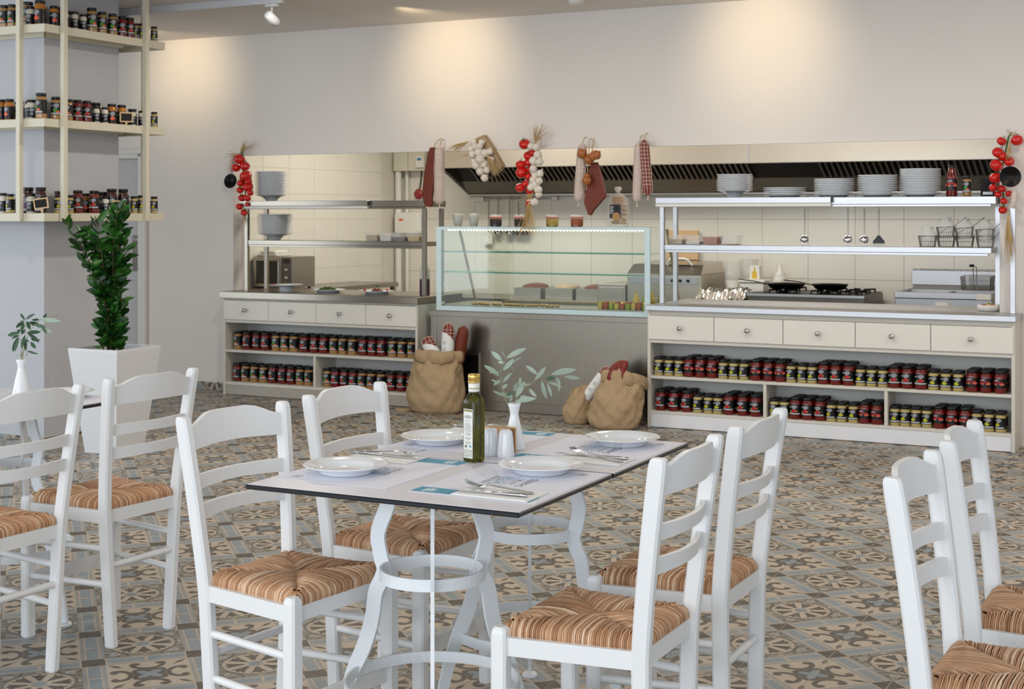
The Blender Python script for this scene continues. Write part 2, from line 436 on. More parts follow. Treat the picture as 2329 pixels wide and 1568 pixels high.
def dup(root, label, loc=None, rotz=None):
    r = root.copy(); COL.objects.link(r)
    if loc is not None: r.location = loc
    if rotz is not None: r.rotation_euler = (0, 0, rotz)
    r['label'] = label
    for ch in root.children:
        c = ch.copy(); COL.objects.link(c); c.parent = r
        for g in ch.children:
            k = g.copy(); COL.objects.link(k); k.parent = c
    return r
def text_mesh(body, size, align='CENTER', mname='ink_dark', sx=1.0):
    cu = bpy.data.curves.new('lettering', 'FONT'); cu.body = body; cu.size = size; cu.align_x = align; cu.resolution_u = 2
    ob = bpy.data.objects.new('lettering', cu); COL.objects.link(ob)
    bpy.context.view_layer.update()
    me = bpy.data.meshes.new_from_object(ob.evaluated_get(bpy.context.evaluated_depsgraph_get()))
    bpy.data.objects.remove(ob); bpy.data.curves.remove(cu)
    me.materials.clear(); me.materials.append(MATS[mname])
    if sx != 1.0: me.transform(Matrix.Diagonal((sx, 1, 1, 1)))
    me.name = 'lettering'; return me
ORD = ['first', 'second', 'third', 'fourth', 'fifth', 'sixth', 'seventh', 'eighth', 'ninth', 'tenth', 'eleventh', 'twelfth', 'thirteenth', 'fourteenth', 'fifteenth', 'sixteenth', 'seventeenth', 'eighteenth', 'nineteenth', 'twentieth', 'twenty-first', 'twenty-second', 'twenty-third', 'twenty-fourth']
OLIVE_STEMS = [[[-0.0174, -0.0088, 0.1361], [-0.02, -0.0149, 0.1468], [-0.0286, -0.0241, 0.1847], [-0.0297, -0.0294, 0.2225], [-0.0271, -0.0329, 0.2399], [-0.0213, -0.0347, 0.2607], [-0.0102, -0.034, 0.2781]], [[0.0008, 0.0004, 0.1395], [0.0067, 0.0076, 0.156], [0.0157, 0.0163, 0.1725], [0.0308, 0.0282, 0.1874], [0.0459, 0.04, 0.2023], [0.0656, 0.0541, 0.2156], [0.0792, 0.0652, 0.2196], [0.0883, 0.074, 0.2216]], [[0.0722, 0.0365, 0.2136], [0.0754, 0.0493, 0.2063], [0.0788, 0.0622, 0.1977]]]
OLIVE_LEAVES = [[-0.0172, -0.0204, 0.2731, 0.0347, 0.0087, 0.3051, 0.0117, 0], [-0.0302, -0.0211, 0.2658, -0.0628, -0.0306, 0.2941, 0.0098, 0], [-0.0242, -0.0066, 0.2733, -0.0244, -0.0359, 0.2979, 0.0039, 0], [-0.0161, -0.0299, 0.2605, -0.0451, -0.0219, 0.2625, 0.0059, 0], [-0.0266, -0.0242, 0.2374, 0.0093, -0.0239, 0.273, 0.0098, 0], [-0.0233, 0.0104, 0.2462, 0.011, 0.0258, 0.2771, 0.0047, 0], [-0.0463, -0.0083, 0.2179, -0.0861, -0.03, 0.2514, 0.011, 0], [-0.0397, -0.0138, 0.2307, -0.0603, -0.0477, 0.2313, 0.0047, 0], [-0.0335, -0.0109, 0.1983, -0.0191, 0.0211, 0.2276, 0.0078, 0], [-0.0375, -0.0179, 0.1938, -0.0701, -0.0181, 0.2084, 0.0039, 0], [-0.0402, -0.0126, 0.2067, -0.0464, -0.0451, 0.1945, 0.007, 0], [-0.0373, -0.0073, 0.179, -0.0261, 0.0045, 0.1947, 0.007, 0], [-0.0229, -0.0205, 0.1592, -0.0407, -0.061, 0.1796, 0.0055, 0], [-0.0179, 0.0073, 0.1546, -0.0461, -0.0087, 0.1668, 0.0086, 0], [-0.0061, 0.0067, 0.1724, -0.0026, 0.034, 0.197, 0.011, 0], [0.0107, 0.015, 0.1895, 0.0009, 0.0384, 0.2139, 0.0063, 0], [0.0058, -0.0018, 0.1553, 0.022, 0.0266, 0.2025, 0.0117, 0], [0.02, 0.0076, 0.1873, 0.0359, 0.0449, 0.1945, 0.0078, 0], [0.0321, 0.0332, 0.1801, 0.0633, 0.0219, 0.1576, 0.0078, 0], [0.0089, -0.0118, 0.1441, 0.0708, 0.0004, 0.1571, 0.0125, 0], [-0.0197, 0.0109, 0.1387, -0.0143, 0.0093, 0.1631, 0.007, 0], [-0.0258, -0.0073, 0.1592, 0.0039, -0.0057, 0.1743, 0.0055, 1], [0.0128, 0.0068, 0.1564, 0.0402, 0.0129, 0.1573, 0.007, 0], [0.0641, 0.0257, 0.2251, 0.0307, 0.0145, 0.2518, 0.0086, 0], [0.054, 0.0311, 0.2071, 0.0734, 0.068, 0.2454, 0.0094, 0], [0.0949, 0.0561, 0.222, 0.1527, 0.1141, 0.2379, 0.0149, 0], [0.1254, 0.0793, 0.2178, 0.1606, 0.1301, 0.2066, 0.0078, 0], [0.0829, 0.0495, 0.2101, 0.1158, 0.0435, 0.2158, 0.0086, 1], [0.0674, 0.0502, 0.2058, 0.0677, 0.0816, 0.1425, 0.0094, 0], [0.0804, 0.0587, 0.1971, 0.0923, 0.0694, 0.1539, 0.0063, 0], [0.0852, 0.0526, 0.1997, 0.1326, 0.0572, 0.1864, 0.0086, 0], [0.106, 0.0684, 0.2145, 0.1163, 0.0786, 0.1884, 0.007, 0], [0.1228, 0.0524, 0.2051, 0.1339, 0.0287, 0.1778, 0.0039, 0], [-0.0131, 0.0092, 0.2468, -0.0203, 0.0386, 0.2317, 0.0055, 0]]
OLIVE_LEAVES_B = [[0.0327, -0.0112, 0.2938, -0.0033, -0.0024, 0.3191, 0.0056, 1], [0.0194, 0.0038, 0.2938, 0.072, -0.0009, 0.3186, 0.0069, 1], [0.0234, -0.0021, 0.2943, -0.0272, -0.0035, 0.2685, 0.0063, 1], [-0.0066, 0.0217, 0.2846, -0.0071, -0.0194, 0.2632, 0.0088, 1], [0.0051, 0.0103, 0.2787, 0.0224, -0.0218, 0.246, 0.0082, 1], [0.0106, 0.02, 0.2868, 0.0309, 0.0151, 0.255, 0.0094, 1], [0.0109, 0.0311, 0.2832, 0.018, 0.0778, 0.2673, 0.01, 1], [0.0354, 0.0183, 0.292, 0.035, 0.0627, 0.2905, 0.0056, 1], [0.0722, 0.0237, 0.2957, 0.168, 0.0342, 0.2911, 0.0107, 0], [0.049, 0.0315, 0.2687, 0.1289, 0.0298, 0.2476, 0.0125, 0], [0.0823, 0.0212, 0.2763, 0.108, 0.026, 0.2371, 0.0056, 1], [0.074, 0.0448, 0.3001, 0.1033, 0.0288, 0.3163, 0.0063, 1], [0.0385, -0.0113, 0.243, 0.0686, 0.0368, 0.2462, 0.0094, 1], [0.0339, 0.0046, 0.2445, 0.0268, 0.0421, 0.2128, 0.0107, 1], [0.0153, 0.0344, 0.2158, 0.0558, 0.0439, 0.211, 0.0075, 1], [0.0349, 0.015, 0.2067, 0.0515, 0.0252, 0.1809, 0.0094, 1], [-0.0116, 0.0038, 0.2414, -0.0607, -0.0124, 0.2293, 0.0107, 1], [-0.0064, 0.0007, 0.2433, -0.0226, 0.0033, 0.2539, 0.0082, 1], [-0.025, 0.017, 0.2299, -0.0561, 0.0019, 0.2156, 0.005, 1], [-0.007, -0.0082, 0.2268, -0.0395, -0.0048, 0.1653, 0.0107, 1], [0.0043, -0.0154, 0.2221, 0.0012, -0.0349, 0.1724, 0.0082, 1], [-0.0063, 0.029, 0.2527, -0.0229, 0.0224, 0.2325, 0.0069, 1], [0.0106, 0.0086, 0.2319, 0.0299, -0.0254, 0.1842, 0.0075, 1], [0.0141, 0.0014, 0.2269, 0.0169, 0.01, 0.1693, 0.0075, 1], [0.0218, -0.0212, 0.2204, 0.0427, -0.0003, 0.2082, 0.0075, 1], [0.0144, 0.0162, 0.1715, 0.0789, 0.0093, 0.1607, 0.005, 1], [-0.021, -0.0021, 0.163, -0.0139, -0.0015, 0.1433, 0.0063, 0], [-0.0055, 0.0093, 0.1684, 0.0008, -0.0007, 0.1439, 0.0075, 0], [0.0111, 0.0195, 0.1654, -0.0084, 0.031, 0.1406, 0.0069, 0], [0.0698, 0.0032, 0.2743, 0.1313, -0.0052, 0.2713, 0.0075, 1], [0.0023, 0.013, 0.2113, -0.0205, 0.043, 0.1764, 0.0063, 1], [0.0519, 0.0095, 0.2334, 0.0749, 0.0172, 0.2053, 0.0075, 1]]
OLIVE_STEMS_B = [[[0.0039, 0.002, 0.1409], [0.0115, 0.0058, 0.1808], [0.0141, 0.0071, 0.2264], [0.0153, 0.0077, 0.2607], [0.0141, 0.0071, 0.292]], [[0.0051, 0.0026, 0.1409], [0.0102, 0.0052, 0.1865], [0.028, 0.0142, 0.2464], [0.0484, 0.0245, 0.2749], [0.0688, 0.0347, 0.2949], [0.0789, 0.0399, 0.3006], [0.1044, 0.0527, 0.3048], [0.1298, 0.0656, 0.3077]], [[0.0026, 0.0013, 0.1409], [0.0001, 0.0, 0.1922], [-0.005, -0.0025, 0.2264], [-0.0063, -0.0032, 0.2407]]]
COLJ_TOP = [(-7.255, 6.945, 'G', 1), (-7.184, 6.945, 'G', 1), (-7.044, 6.945, 'G', 1.05), (-6.941, 6.945, 'B', 1.15), (-6.905, 7.032, 'O2', 1), (-6.905, 7.13, 'W', 0.9), (-6.905, 7.216, 'W', 0.9), (-6.905, 7.297, 'W', 0.85), (-6.905, 7.378, 'G', 1.1), (-6.905, 7.476, 'G', 1), (-6.905, 7.579, 'G', 1), (-6.905, 7.673, 'R', 0.95), (-6.905, 7.752, 'R', 0.95), (-6.905, 7.814, 'Y', 0.85), (-6.905, 7.876, 'Y', 0.9), (-6.905, 8.003, 'Y', 0.85)]
COLJ_MID = [(-7.283, 6.945, 'B', 1), (-7.212, 6.945, 'B', 1), (-7.04, 6.945, 'W', 0.9), (-6.931, 6.945, 'G', 1.12), (-6.905, 7.047, 'G', 1), (-6.905, 7.159, 'G', 0.95), (-6.905, 7.242, 'R', 0.95), (-6.905, 7.33, 'R', 0.95), (-6.905, 7.42, 'W', 0.85), (-6.905, 7.503, 'W', 0.85), (-6.905, 7.571, 'B', 1), (-6.905, 7.669, 'B', 1), (-6.905, 7.779, 'W', 0.85), (-6.905, 7.872, 'W', 0.85), (-6.905, 8.004, 'Y', 0.85)]
COLJ_BOT = [(-7.269, 6.945, 'W', 1), (-7.205, 6.945, 'Y', 0.95), (-7.044, 6.945, 'P', 1.1), (-6.935, 6.945, 'D', 1.1), (-6.905, 6.988, 'D', 1.1), (-6.905, 7.069, 'Y', 0.9), (-6.905, 7.174, 'Y', 0.9), (-6.905, 7.247, 'R', 1), (-6.905, 7.4, 'R', 1), (-6.905, 7.509, 'W', 0.85), (-6.905, 7.571, 'D', 1.1), (-6.905, 7.684, 'P', 1.1), (-6.905, 7.795, 'Y', 0.9), (-6.905, 7.869, 'Y', 0.95), (-6.905, 8.003, 'Y', 0.9)]
# ================================================================== THE SETTING
YW = 9.78; ZC = 3.01
def in_view(x, y, z):
    yaw = math.radians(26.8); dx, dy, dz = x, y, z-1.5
    dpt = -math.sin(yaw)*dx+math.cos(yaw)*dy
    if dpt < .5: return None
    px = 1164.5+3268*(math.cos(yaw)*dx+math.sin(yaw)*dy)/dpt; py = 488-3268*dz/dpt
    return px, py, dpt
# ---- floor: grout bed with single cement tiles
fl = MB().box(-11, 3, -3.4, YW, -.06, -.0012).obj('floor', 'floor_grout'); struct(fl, 'patterned cement tile floor of the dining room')
TS = .242; hw = TS/2-.0009
def tile_geo(mb, cx, cy):
    b = .0012; h = hw
    v = [(cx-h, cy-h, -.005), (cx+h, cy-h, -.005), (cx+h, cy+h, -.005), (cx-h, cy+h, -.005),
         (cx-h+b, cy-h+b, 0), (cx+h-b, cy-h+b, 0), (cx+h-b, cy+h-b, 0), (cx-h+b, cy+h-b, 0)]
    mb.add(v, [(4, 5, 6, 7), (0, 1, 5, 4), (1, 2, 6, 5), (2, 3, 7, 6), (3, 0, 4, 7)])
t0 = MB(); tile_geo(t0, 0, 0); tile_me = t0.mesh('tile', 'cement_tile')
cand = []; rest = MB()
for i in range(-40, 19):
    for j in range(-38, 17):
        cx = -1.477+(i+.5)*TS; cy = 5.833+(j+.5)*TS
        if cy+hw > YW-.002 or cy < -3.3 or cx < -10.9 or cx > 2.9: continue
        pv = in_view(cx, cy, 0)
        if pv and -30 < pv[0] < 2360 and pv[1] < 1600: cand.append((pv[2], cx, cy))
        else: tile_geo(rest, cx, cy)
cand.sort()
for k, (dd, cx, cy) in enumerate(cand):
    if k < 290: link('tile', tile_me, fl, (cx, cy, 0))
    else: tile_geo(rest, cx, cy)
o = rest.obj('tile_field', 'cement_tile', fl); o['kind'] = 'stuff'
kf = MB().box(-7.85, -.9, YW, 12.95, -.06, 0).obj('floor_kitchen', 'kitchen_floor'); struct(kf, 'plain floor of the kitchen behind the counter')
# ---- ceiling
struct(MB().box(-11, 3, -3.4, YW, ZC, ZC+.1).obj('ceiling', 'ceiling_paint'), 'plain off-white ceiling of the dining room')
struct(MB().box(-7.85, -.9, 9.93, 12.95, 2.86, 2.95).obj('ceiling_kitchen', 'ceiling_paint'), 'ceiling of the kitchen')
# ---- back wall with serving hatch
wb = MB(); T2 = 9.93
wb.box(-11, -9.46, YW, T2, 0, ZC); wb.box(-9.46, -8.58, YW, T2, 2.01, ZC); wb.box(-8.58, -7.58, YW, T2, 0, ZC)
wb.box(-7.58, -1.384, YW, T2, 2.0, ZC); wb.box(-1.384, 3, YW, T2, 0, ZC)
struct(wb.obj('wall_back', 'wall_paint'), 'beige back wall with a long serving hatch')
struct(MB().box(-11.1, -11, 6.2, YW+.15, 0, ZC).obj('wall_left', 'wall_paint'), 'plain left wall beyond the column')
struct(MB().box(3, 3.1, 6.5, YW+.15, 0, ZC).obj('wall_right', 'wall_paint'), 'plain right wall of the dining room')
# ---- kitchen walls, each wall tile a piece
kb = MB().box(-7.95, -.9, 12.9, 13.0, 0, 2.9).obj('wall_kitchen_back', 'tile_grout'); struct(kb, 'white tiled back wall of the kitchen')
kt = MB().box(-.2135, .2135, -.006, 0, -.2695, .2695, .0015).mesh('wall_tile', 'kitchen_tile')
for c in range(-12, 6):
    for r in range(-1, 4):
        x = -3.063+(c+.5)*.43; z = .913+(r+.5)*.542
        if x > -1.1 or x < -7.65: continue
        link('wall_tile', kt, kb, (x, 12.9, z))
kl = MB().box(-7.98, -7.856, 9.93, 12.9, 0, 2.9).obj('wall_kitchen_left', 'tile_grout'); struct(kl, 'white tiled side wall of the kitchen')
lt = MB().box(-.006, 0, -.1985, .1985, -.1175, .1175, .0015).mesh('wall_tile', 'kitchen_tile')
for c in range(0, 8):
    for r in range(0, 12):
        y = 9.96+(c+.5)*.4-.2; z = .04+(r+.5)*.236
        if y+.2 > 12.9 or y-.2 < 9.92 or z > 2.6 or (r < 2): continue
        link('wall_tile', lt, kl, (-7.85, y, z))
struct(MB().box(-1.0, -.9, 9.93, 12.9, 0, 2.9).obj('wall_kitchen_right', 'wall_paint'), 'right side wall of the kitchen')
# white corner trim and pipe in the kitchen corner
pp = MB(); pp.tube([(-7.80, 12.82, 0), (-7.80, 12.82, 2.0)], .035, 10); pp.tube([(-7.72, 12.86, 0), (-7.72, 12.86, 1.95)], .02, 8)
tag(pp.obj('water_pipe', 'plastic_white'), 'white vertical pipes in the far kitchen corner', 'pipe')
# ---- baseboards of the same patterned tile
struct(MB().box(-8.50, -7.60, YW-.012, YW-.001, 0, .072, .003).obj('baseboard_back', 'cement_tile_upright'), 'patterned tile skirting along the back wall, left of the counter')
struct(MB().box(-1.20, 2.9, YW-.012, YW-.001, 0, .085, .003).obj('baseboard_right', 'cement_tile_upright'), 'patterned tile skirting along the back wall, right of the counter')
# ---- column
cl = MB().box(-7.76, -7.06, 7.10, 7.81, 0, ZC).obj('column', 'column_paint'); struct(cl, 'square white column wrapped by cream jar shelves')
bb = MB().box(-7.772, -7.048, 7.088, 7.822, 0, .02).obj('baseboard_column', 'cement_tile_upright'); struct(bb, 'patterned tile skirting around the column')
# ---- door on the left
dr = MB().box(-9.44, -8.60, YW+.03, YW+.075, .01, 1.99, .003).obj('door_1', 'door_grey'); struct(dr, 'light grey swing door behind the column')
pl = MB().box(-8.705, -8.615, YW+.024, YW+.03, 1.00, 1.315, .002).obj('push_plate', 'steel_dark', dr)
link('lettering', text_mesh('PUSH', .03, mname='ink_white'), pl, (-8.66, YW+.0235, 1.27), rot=(PI/2, 0, 0))
tm = MB(); tm.box(-8.60, -8.52, YW-.03, YW+.06, 0, 2.01, .006); tm.box(-8.535, -8.505, YW-.045, YW-.001, 0, 2.07, .006)
tm.box(-9.53, -9.44, YW-.03, YW+.06, 0, 2.01, .006); tm.box(-9.53, -8.60, YW-.03, YW+.06, 1.99, 2.045, .006); tm.box(-9.56, -8.505, YW-.045, YW-.001, 2.03, 2.075, .006)
struct(tm.obj('trim_1', 'trim_white'), 'white moulded door frame behind the column')
# opening edge trim (thin shadow bead along the header)
struct(MB().box(-7.58, -1.384, YW-.004, YW+.002, 1.994, 2.004).obj('trim_2', 'trim_white'), 'thin bead along the top edge of the serving hatch')

# ---- ceiling track with spotlights, wall washers
tr = thing('light_track', 'grey ceiling light track near the column', 'light track', (-7.2, 8.13, 2.97))
MB().box(-2.3, 1.32, -.02, .02, -.012, .04, .004).obj('rail', 'light_track', tr)
def spot_fix(name, label, loc, tilt):
    t = thing(name, label, 'spotlight', loc, group='spotlights on the ceiling track')
    MB().box(-.05, .05, -.016, .016, -.02, .0, .003).obj('adapter', 'light_track', t)
    MB().tube([(0, 0, -.02), (0, 0, -.065)], .008).obj('stem', 'light_track', t)
    h = MB(); xf = Matrix.Translation((0, 0, -.10)) @ Matrix.Rotation(tilt, 4, 'X')
    h.lathe([(.012, .06), (.03, .055), (.034, .0), (.036, -.055), (.030, -.056), (.026, -.04), (.004, -.038)], 16, xf=xf); h.obj('lamp_head', 'white_metal', t)
    MB().lathe([(.001, -.036), (.026, -.0365)], 16, xf=xf).obj('bulb', 'lamp_glow', t)
    return t
spot_fix('track_spotlight', 'white spotlight hanging from the ceiling track, right end', (-5.97, 8.13, 2.958), math.radians(65))
spot_fix('track_spotlight', 'white spotlight on the ceiling track beside the shelf post', (-7.30, 8.13, 2.958), math.radians(65))
#spot_fix('track_spotlight', 'white spotlight in the middle of the ceiling track', (-6.66, 8.13, 2.958), math.radians(65))
def washer(x, p):
    d = bpy.data.lights.new('wall_washer', 'SPOT'); d.energy = p; d.color = (1.0, .80, .50); d.spot_size = math.radians(84); d.spot_blend = 1.0; d.shadow_soft_size = .05
    o = bpy.data.objects.new('wall_washer', d); COL.objects.link(o); o.location = (x, 8.90, 2.95)
    dv = Vector((x, YW, 2.70))-Vector(o.location); o.rotation_euler = dv.to_track_quat('-Z', 'Y').to_euler()
for x, p in ((-8.05, 21), (-5.45, 21), (-2.95, 18)): washer(x, p)
sd = MB(); sd.lathe([(.055, 0), (.055, -.012), (.045, -.03), (.001, -.032)], 20)
tag(sd.obj('smoke_detector', 'plastic_white', None, (-4.157, 9.229, ZC)), 'small round white detector on the ceiling', 'detector')
# ================================================================== CHAIRS
def make_rush_seat():
    rnd = random.Random(11); mb = MB(); vals = []
    Cn = [(-.172, .150), (-.172, -.150), (.166, -.182), (.166, .182)]; ctr = (.0, .0)
    for k in range(4):
        Pq = Cn[k]; Q = Cn[(k+1) % 4]; L = math.hypot(Q[0]-Pq[0], Q[1]-Pq[1]); N = int(L/.0050)
        ox, oy = (Q[1]-Pq[1])/L, -(Q[0]-Pq[0])/L
        mx_, my_ = (Pq[0]+Q[0])/2, (Pq[1]+Q[1])/2
        if ox*mx_+oy*my_ < 0: ox, oy = -ox, -oy
        for i in range(N):
            t = (i+.5)/N+rnd.uniform(-.1, .1)/N
            ex, ey = Pq[0]+(Q[0]-Pq[0])*t, Pq[1]+(Q[1]-Pq[1])*t
            if t < .5: dx, dy = Pq[0]+(ctr[0]-Pq[0])*2*t, Pq[1]+(ctr[1]-Pq[1])*2*t
            else: dx, dy = Q[0]+(ctr[0]-Q[0])*2*(1-t), Q[1]+(ctr[1]-Q[1])*2*(1-t)
            ln = math.hypot(dx-ex, dy-ey); j = rnd.uniform(-.0012, .0012); n0 = len(mb.v)
            ax, ay = (Q[0]-Pq[0])/L, (Q[1]-Pq[1])/L; wv = rnd.uniform(-.0018, .0018)
            pts = [(ex+ox*.006, ey+oy*.006, .472), (ex+ox*.012, ey+oy*.012, .484), (ex+ox*.009, ey+oy*.009, .499), (ex-ox*.004, ey-oy*.004, .509+j)]
            for q in (.35, .7):
                if ln > .02: pts.append((ex+(dx-ex)*q+ax*wv, ey+(dy-ey)*q+ay*wv, .5125+.003*math.sin(PI*q)+j))
            pts.append((dx, dy, .5065+j))
            r = rnd.uniform(.0024, .0030)
            mb.tube(pts, [r*.9]+[r]*(len(pts)-2)+[r*.8], 5, cap=False)
            vals += [rnd.betavariate(1.5, 1.5)]*(len(mb.v)-n0)
    n0 = len(mb.v)
    mb.prism([(-.17, -.148), (.164, -.18), (.164, .18), (-.17, .148)], .474, .5055); vals += [-.2]*(len(mb.v)-n0)
    me = mb.mesh('rush_seat', 'rush'); at = me.attributes.new('strand', 'FLOAT', 'POINT'); at.data.foreach_set('value', vals)
    return me
def smooth_path(ctrl, n):       # Catmull-Rom through control points
    P_ = [Vector(c) for c in ctrl]; P_ = [P_[0]*2-P_[1]]+P_+[P_[-1]*2-P_[-2]]; out = []
    seg = len(P_)-3
    for i in range(n):
        u = i/(n-1)*seg; k = min(int(u), seg-1); t = u-k; a, b, c, d = P_[k:k+4]
        out.append(.5*((2*b)+(c-a)*t+(2*a-5*b+4*c-d)*t*t+(3*b-a-3*c+d)*t**3))
    return out
def post_x(z):
    return -.18-.058*max(0, (z-.44)/.5)**1.25
def post_y(z): return .136+(.20-.136)*(z/.941)
def make_chair(label, loc, rotz):
    t = thing('dining_chair', label, 'chair', loc, rotz, 'white taverna chairs')
    for s in (-1, 1):
        zs = [0, .006]+[.06+.05*i for i in range(17)]+[.905, .926, .937, .941]
        pth = [(post_x(z), s*post_y(z), z) for z in zs]
        wd = [.026, .031]+[.031]*17+[.031, .0305, .029, .024]; hd = [.036, .042]+[.044]*17+[.044, .042, .037, .029]
        rings = []
        for p_, w_, h_ in zip(pth, wd, hd):
            c = .006; a, b = h_/2, w_/2
            rings.append([(p_[0]+x, p_[1]+y, p_[2]) for x, y in ((a-c, -b), (a, -b+c), (a, b-c), (a-c, b), (-a+c, b), (-a, b-c), (-a, -b+c), (-a+c, -b))])
        MB().loft(rings, smooth=False).obj('back_post', 'white_wood', t)
        zf = [0, .006, .10, .30, .47, .488, .498, .504]; wf = [.034, .04, .04, .041, .041, .040, .036, .026]
        rings = []
        for z, w_ in zip(zf, wf):
            c = .006; a = w_/2
            rings.append([(.169+x, s*.201+y, z) for x, y in ((a-c, -a), (a, -a+c), (a, a-c), (a-c, a), (-a+c, a), (-a, a-c), (-a, -a+c), (-a+c, -a))])
        MB().loft(rings, smooth=False).obj('front_leg', 'white_wood', t)
        a = Vector((-.165, s*.166, .458)); b = Vector((.155, s*.199, .458))
        MB().bar([a, b], .020, .044, (0, 1, 0)).obj('seat_rail', 'white_wood', t)
        for z in (.345, .219):
            a = Vector((-.17, s*post_y(z), z)); b = Vector((.165, s*.201, z))
            MB().tube([a, a+(b-a)*.04, a+(b-a)*.96, b], [.009, .0115, .0115, .009], 10).obj('side_stretcher', 'white_wood', t)
    MB().bar([(.166, -.185, .458), (.166, .185, .458)], .020, .044, (1, 0, 0)).obj('seat_rail', 'white_wood', t)
    MB().bar([(-.178, -.155, .458), (-.178, .155, .458)], .020, .044, (1, 0, 0)).obj('seat_rail', 'white_wood', t)
    MB().tube([(-.18, -.15, .285), (-.18, .15, .285)], .012, 10).obj('rear_stretcher', 'white_wood', t)
    MB().bar([(.166, -.19, .205), (.166, .19, .205)], .022, .046, (1, 0, 0)).obj('front_stretcher', 'white_wood', t)
    def slat(name, zb, zt, hump, bow):
        rings = []; n = 17
        for i in range(n):
            u = -1+2*i/(n-1); cs = math.cos(PI*u/2)
            hh = hump*min(1, max(0, (1-abs(u))/.62))**2*(3-2*min(1, max(0, (1-abs(u))/.62)))
            b0 = zb+.006*cs; b1 = zt+hh
            yy = u*(post_y((zb+zt)/2)-.004)
            def xx(z): return post_x(z)-bow*cs+.004
            rings.append([(xx(b0)+.007, yy, b0), (xx(b1)+.007, yy, b1), (xx(b1)-.007, yy, b1), (xx(b0)-.007, yy, b0)])
        MB().loft(rings, smooth=False).obj(name, 'white_wood', t)
    slat('top_rail', .846, .908, .034, .034); slat('back_slat', .738, .778, 0, .034); slat('back_slat', .656, .698, 0, .034)
    link('rush_seat', RUSH, t)
    return t
RUSH = make_rush_seat()
R_ = math.radians
chB = make_chair('white wooden chair with rush seat, near left side of the main table', (-2.338, 3.299, 0), R_(-6.9))
dup(chB, 'white wooden chair with rush seat, far left side of the main table', (-2.323, 3.877, 0), R_(-1.3))
dup(chB, 'white wooden chair with rush seat, near right side of the main table', (-1.422, 3.292, 0), R_(180))
dup(chB, 'white wooden chair with rush seat, far right side of the main table', (-1.416, 3.849, 0), R_(179.7))
dup(chB, 'white wooden chair at the left table, in front of the white planter', (-3.648, 3.965, 0), R_(175.2))
dup(chB, 'white wooden chair cut off by the left edge of the photo', (-3.655, 3.395, 0), R_(178))
dup(chB, 'nearer of two white chairs at the right edge, rush seat', (-.413, 3.286, 0), R_(-1.2))
dup(chB, 'farther of two white chairs at the right edge, rush seat', (-.401, 3.848, 0), 0)

# ================================================================== TABLES
TT = .795
LEGP = [(.125, .782), (.139, .712), (.163, .656), (.170, .619), (.158, .564), (.150, .538), (.158, .51), (.177, .472), (.185, .416), (.199, .361), (.221, .306), (.247, .253), (.277, .17), (.300, .08), (.313, .012)]
def ring(mb, r, z, h, th, n=48):
    rings = []
    for k in range(n):
        c, s = math.cos(2*PI*k/n), math.sin(2*PI*k/n)
        rings.append([((r-th/2)*c, (r-th/2)*s, z-h/2), ((r+th/2)*c, (r+th/2)*s, z-h/2), ((r+th/2)*c, (r+th/2)*s, z+h/2), ((r-th/2)*c, (r-th/2)*s, z+h/2)])
    rings.append(rings[0])
    return mb.loft(rings, smooth=False, cap=False)
def make_table(label, cx, cy, sx, sy, ang, off=(0, 0)):
    t = thing('bistro_table', label, 'table', (cx, cy, 0), 0, 'white bistro tables')
    top = MB(); top.box(-sx/2, sx/2, -sy/2, sy/2, TT-.0135, TT-.0008, .003, 0); top.box(-sx/2+.003, sx/2-.003, -sy/2+.003, sy/2-.003, TT-.002, TT, .0006, 1)
    top.obj('table_top', ['table_edge', 'table_top'], t)
    MB().box(-.16+off[0], .16+off[0], -.16+off[1], .16+off[1], TT-.021, TT-.0137, .002).obj('mounting_plate', 'white_metal', t)
    lg = MB(); sp = smooth_path([(r, 0, z) for r, z in LEGP], 44)
    lg.bar(sp, .010, [.044 if q.z > .3 else .044-.018*(.3-q.z)/.3 for q in sp], (0, 1, 0)); lme = lg.mesh('leg', 'white_metal')
    ft = MB().lathe([(.024, 0), (.026, .004), (.022, .012), (.010, .013)], 16).mesh('foot_glide', 'white_metal')
    for k in range(3):
        a = ang+2*PI*k/3
        l = link('leg', lme, t, (off[0], off[1], 0), a)
        link('foot_glide', ft, l, (.313, 0, 0))
    for r, z in ((.138, .545), (.232, .25)):
        ring(MB(), r, z, .032 if r < .2 else .030, .006).obj('brace_ring', 'white_metal', t, (off[0], off[1], 0))
    return t
make_table('near half of the main white table, with the oil bottle', -1.916, 3.3225, .80, .571, math.atan2(-3.32, 1.916))
make_table('far half of the main white table, with the flower vase', -1.914, 3.9085, .80, .593, math.atan2(3.908, -1.916))
make_table('far white table behind the left chairs, carrying a small vase', -4.20, 3.98, .80, .58, R_(-5), (.07, -.01))
make_table('near white table at the left edge, mostly out of the picture', -4.20, 3.397, .80, .58, R_(40))

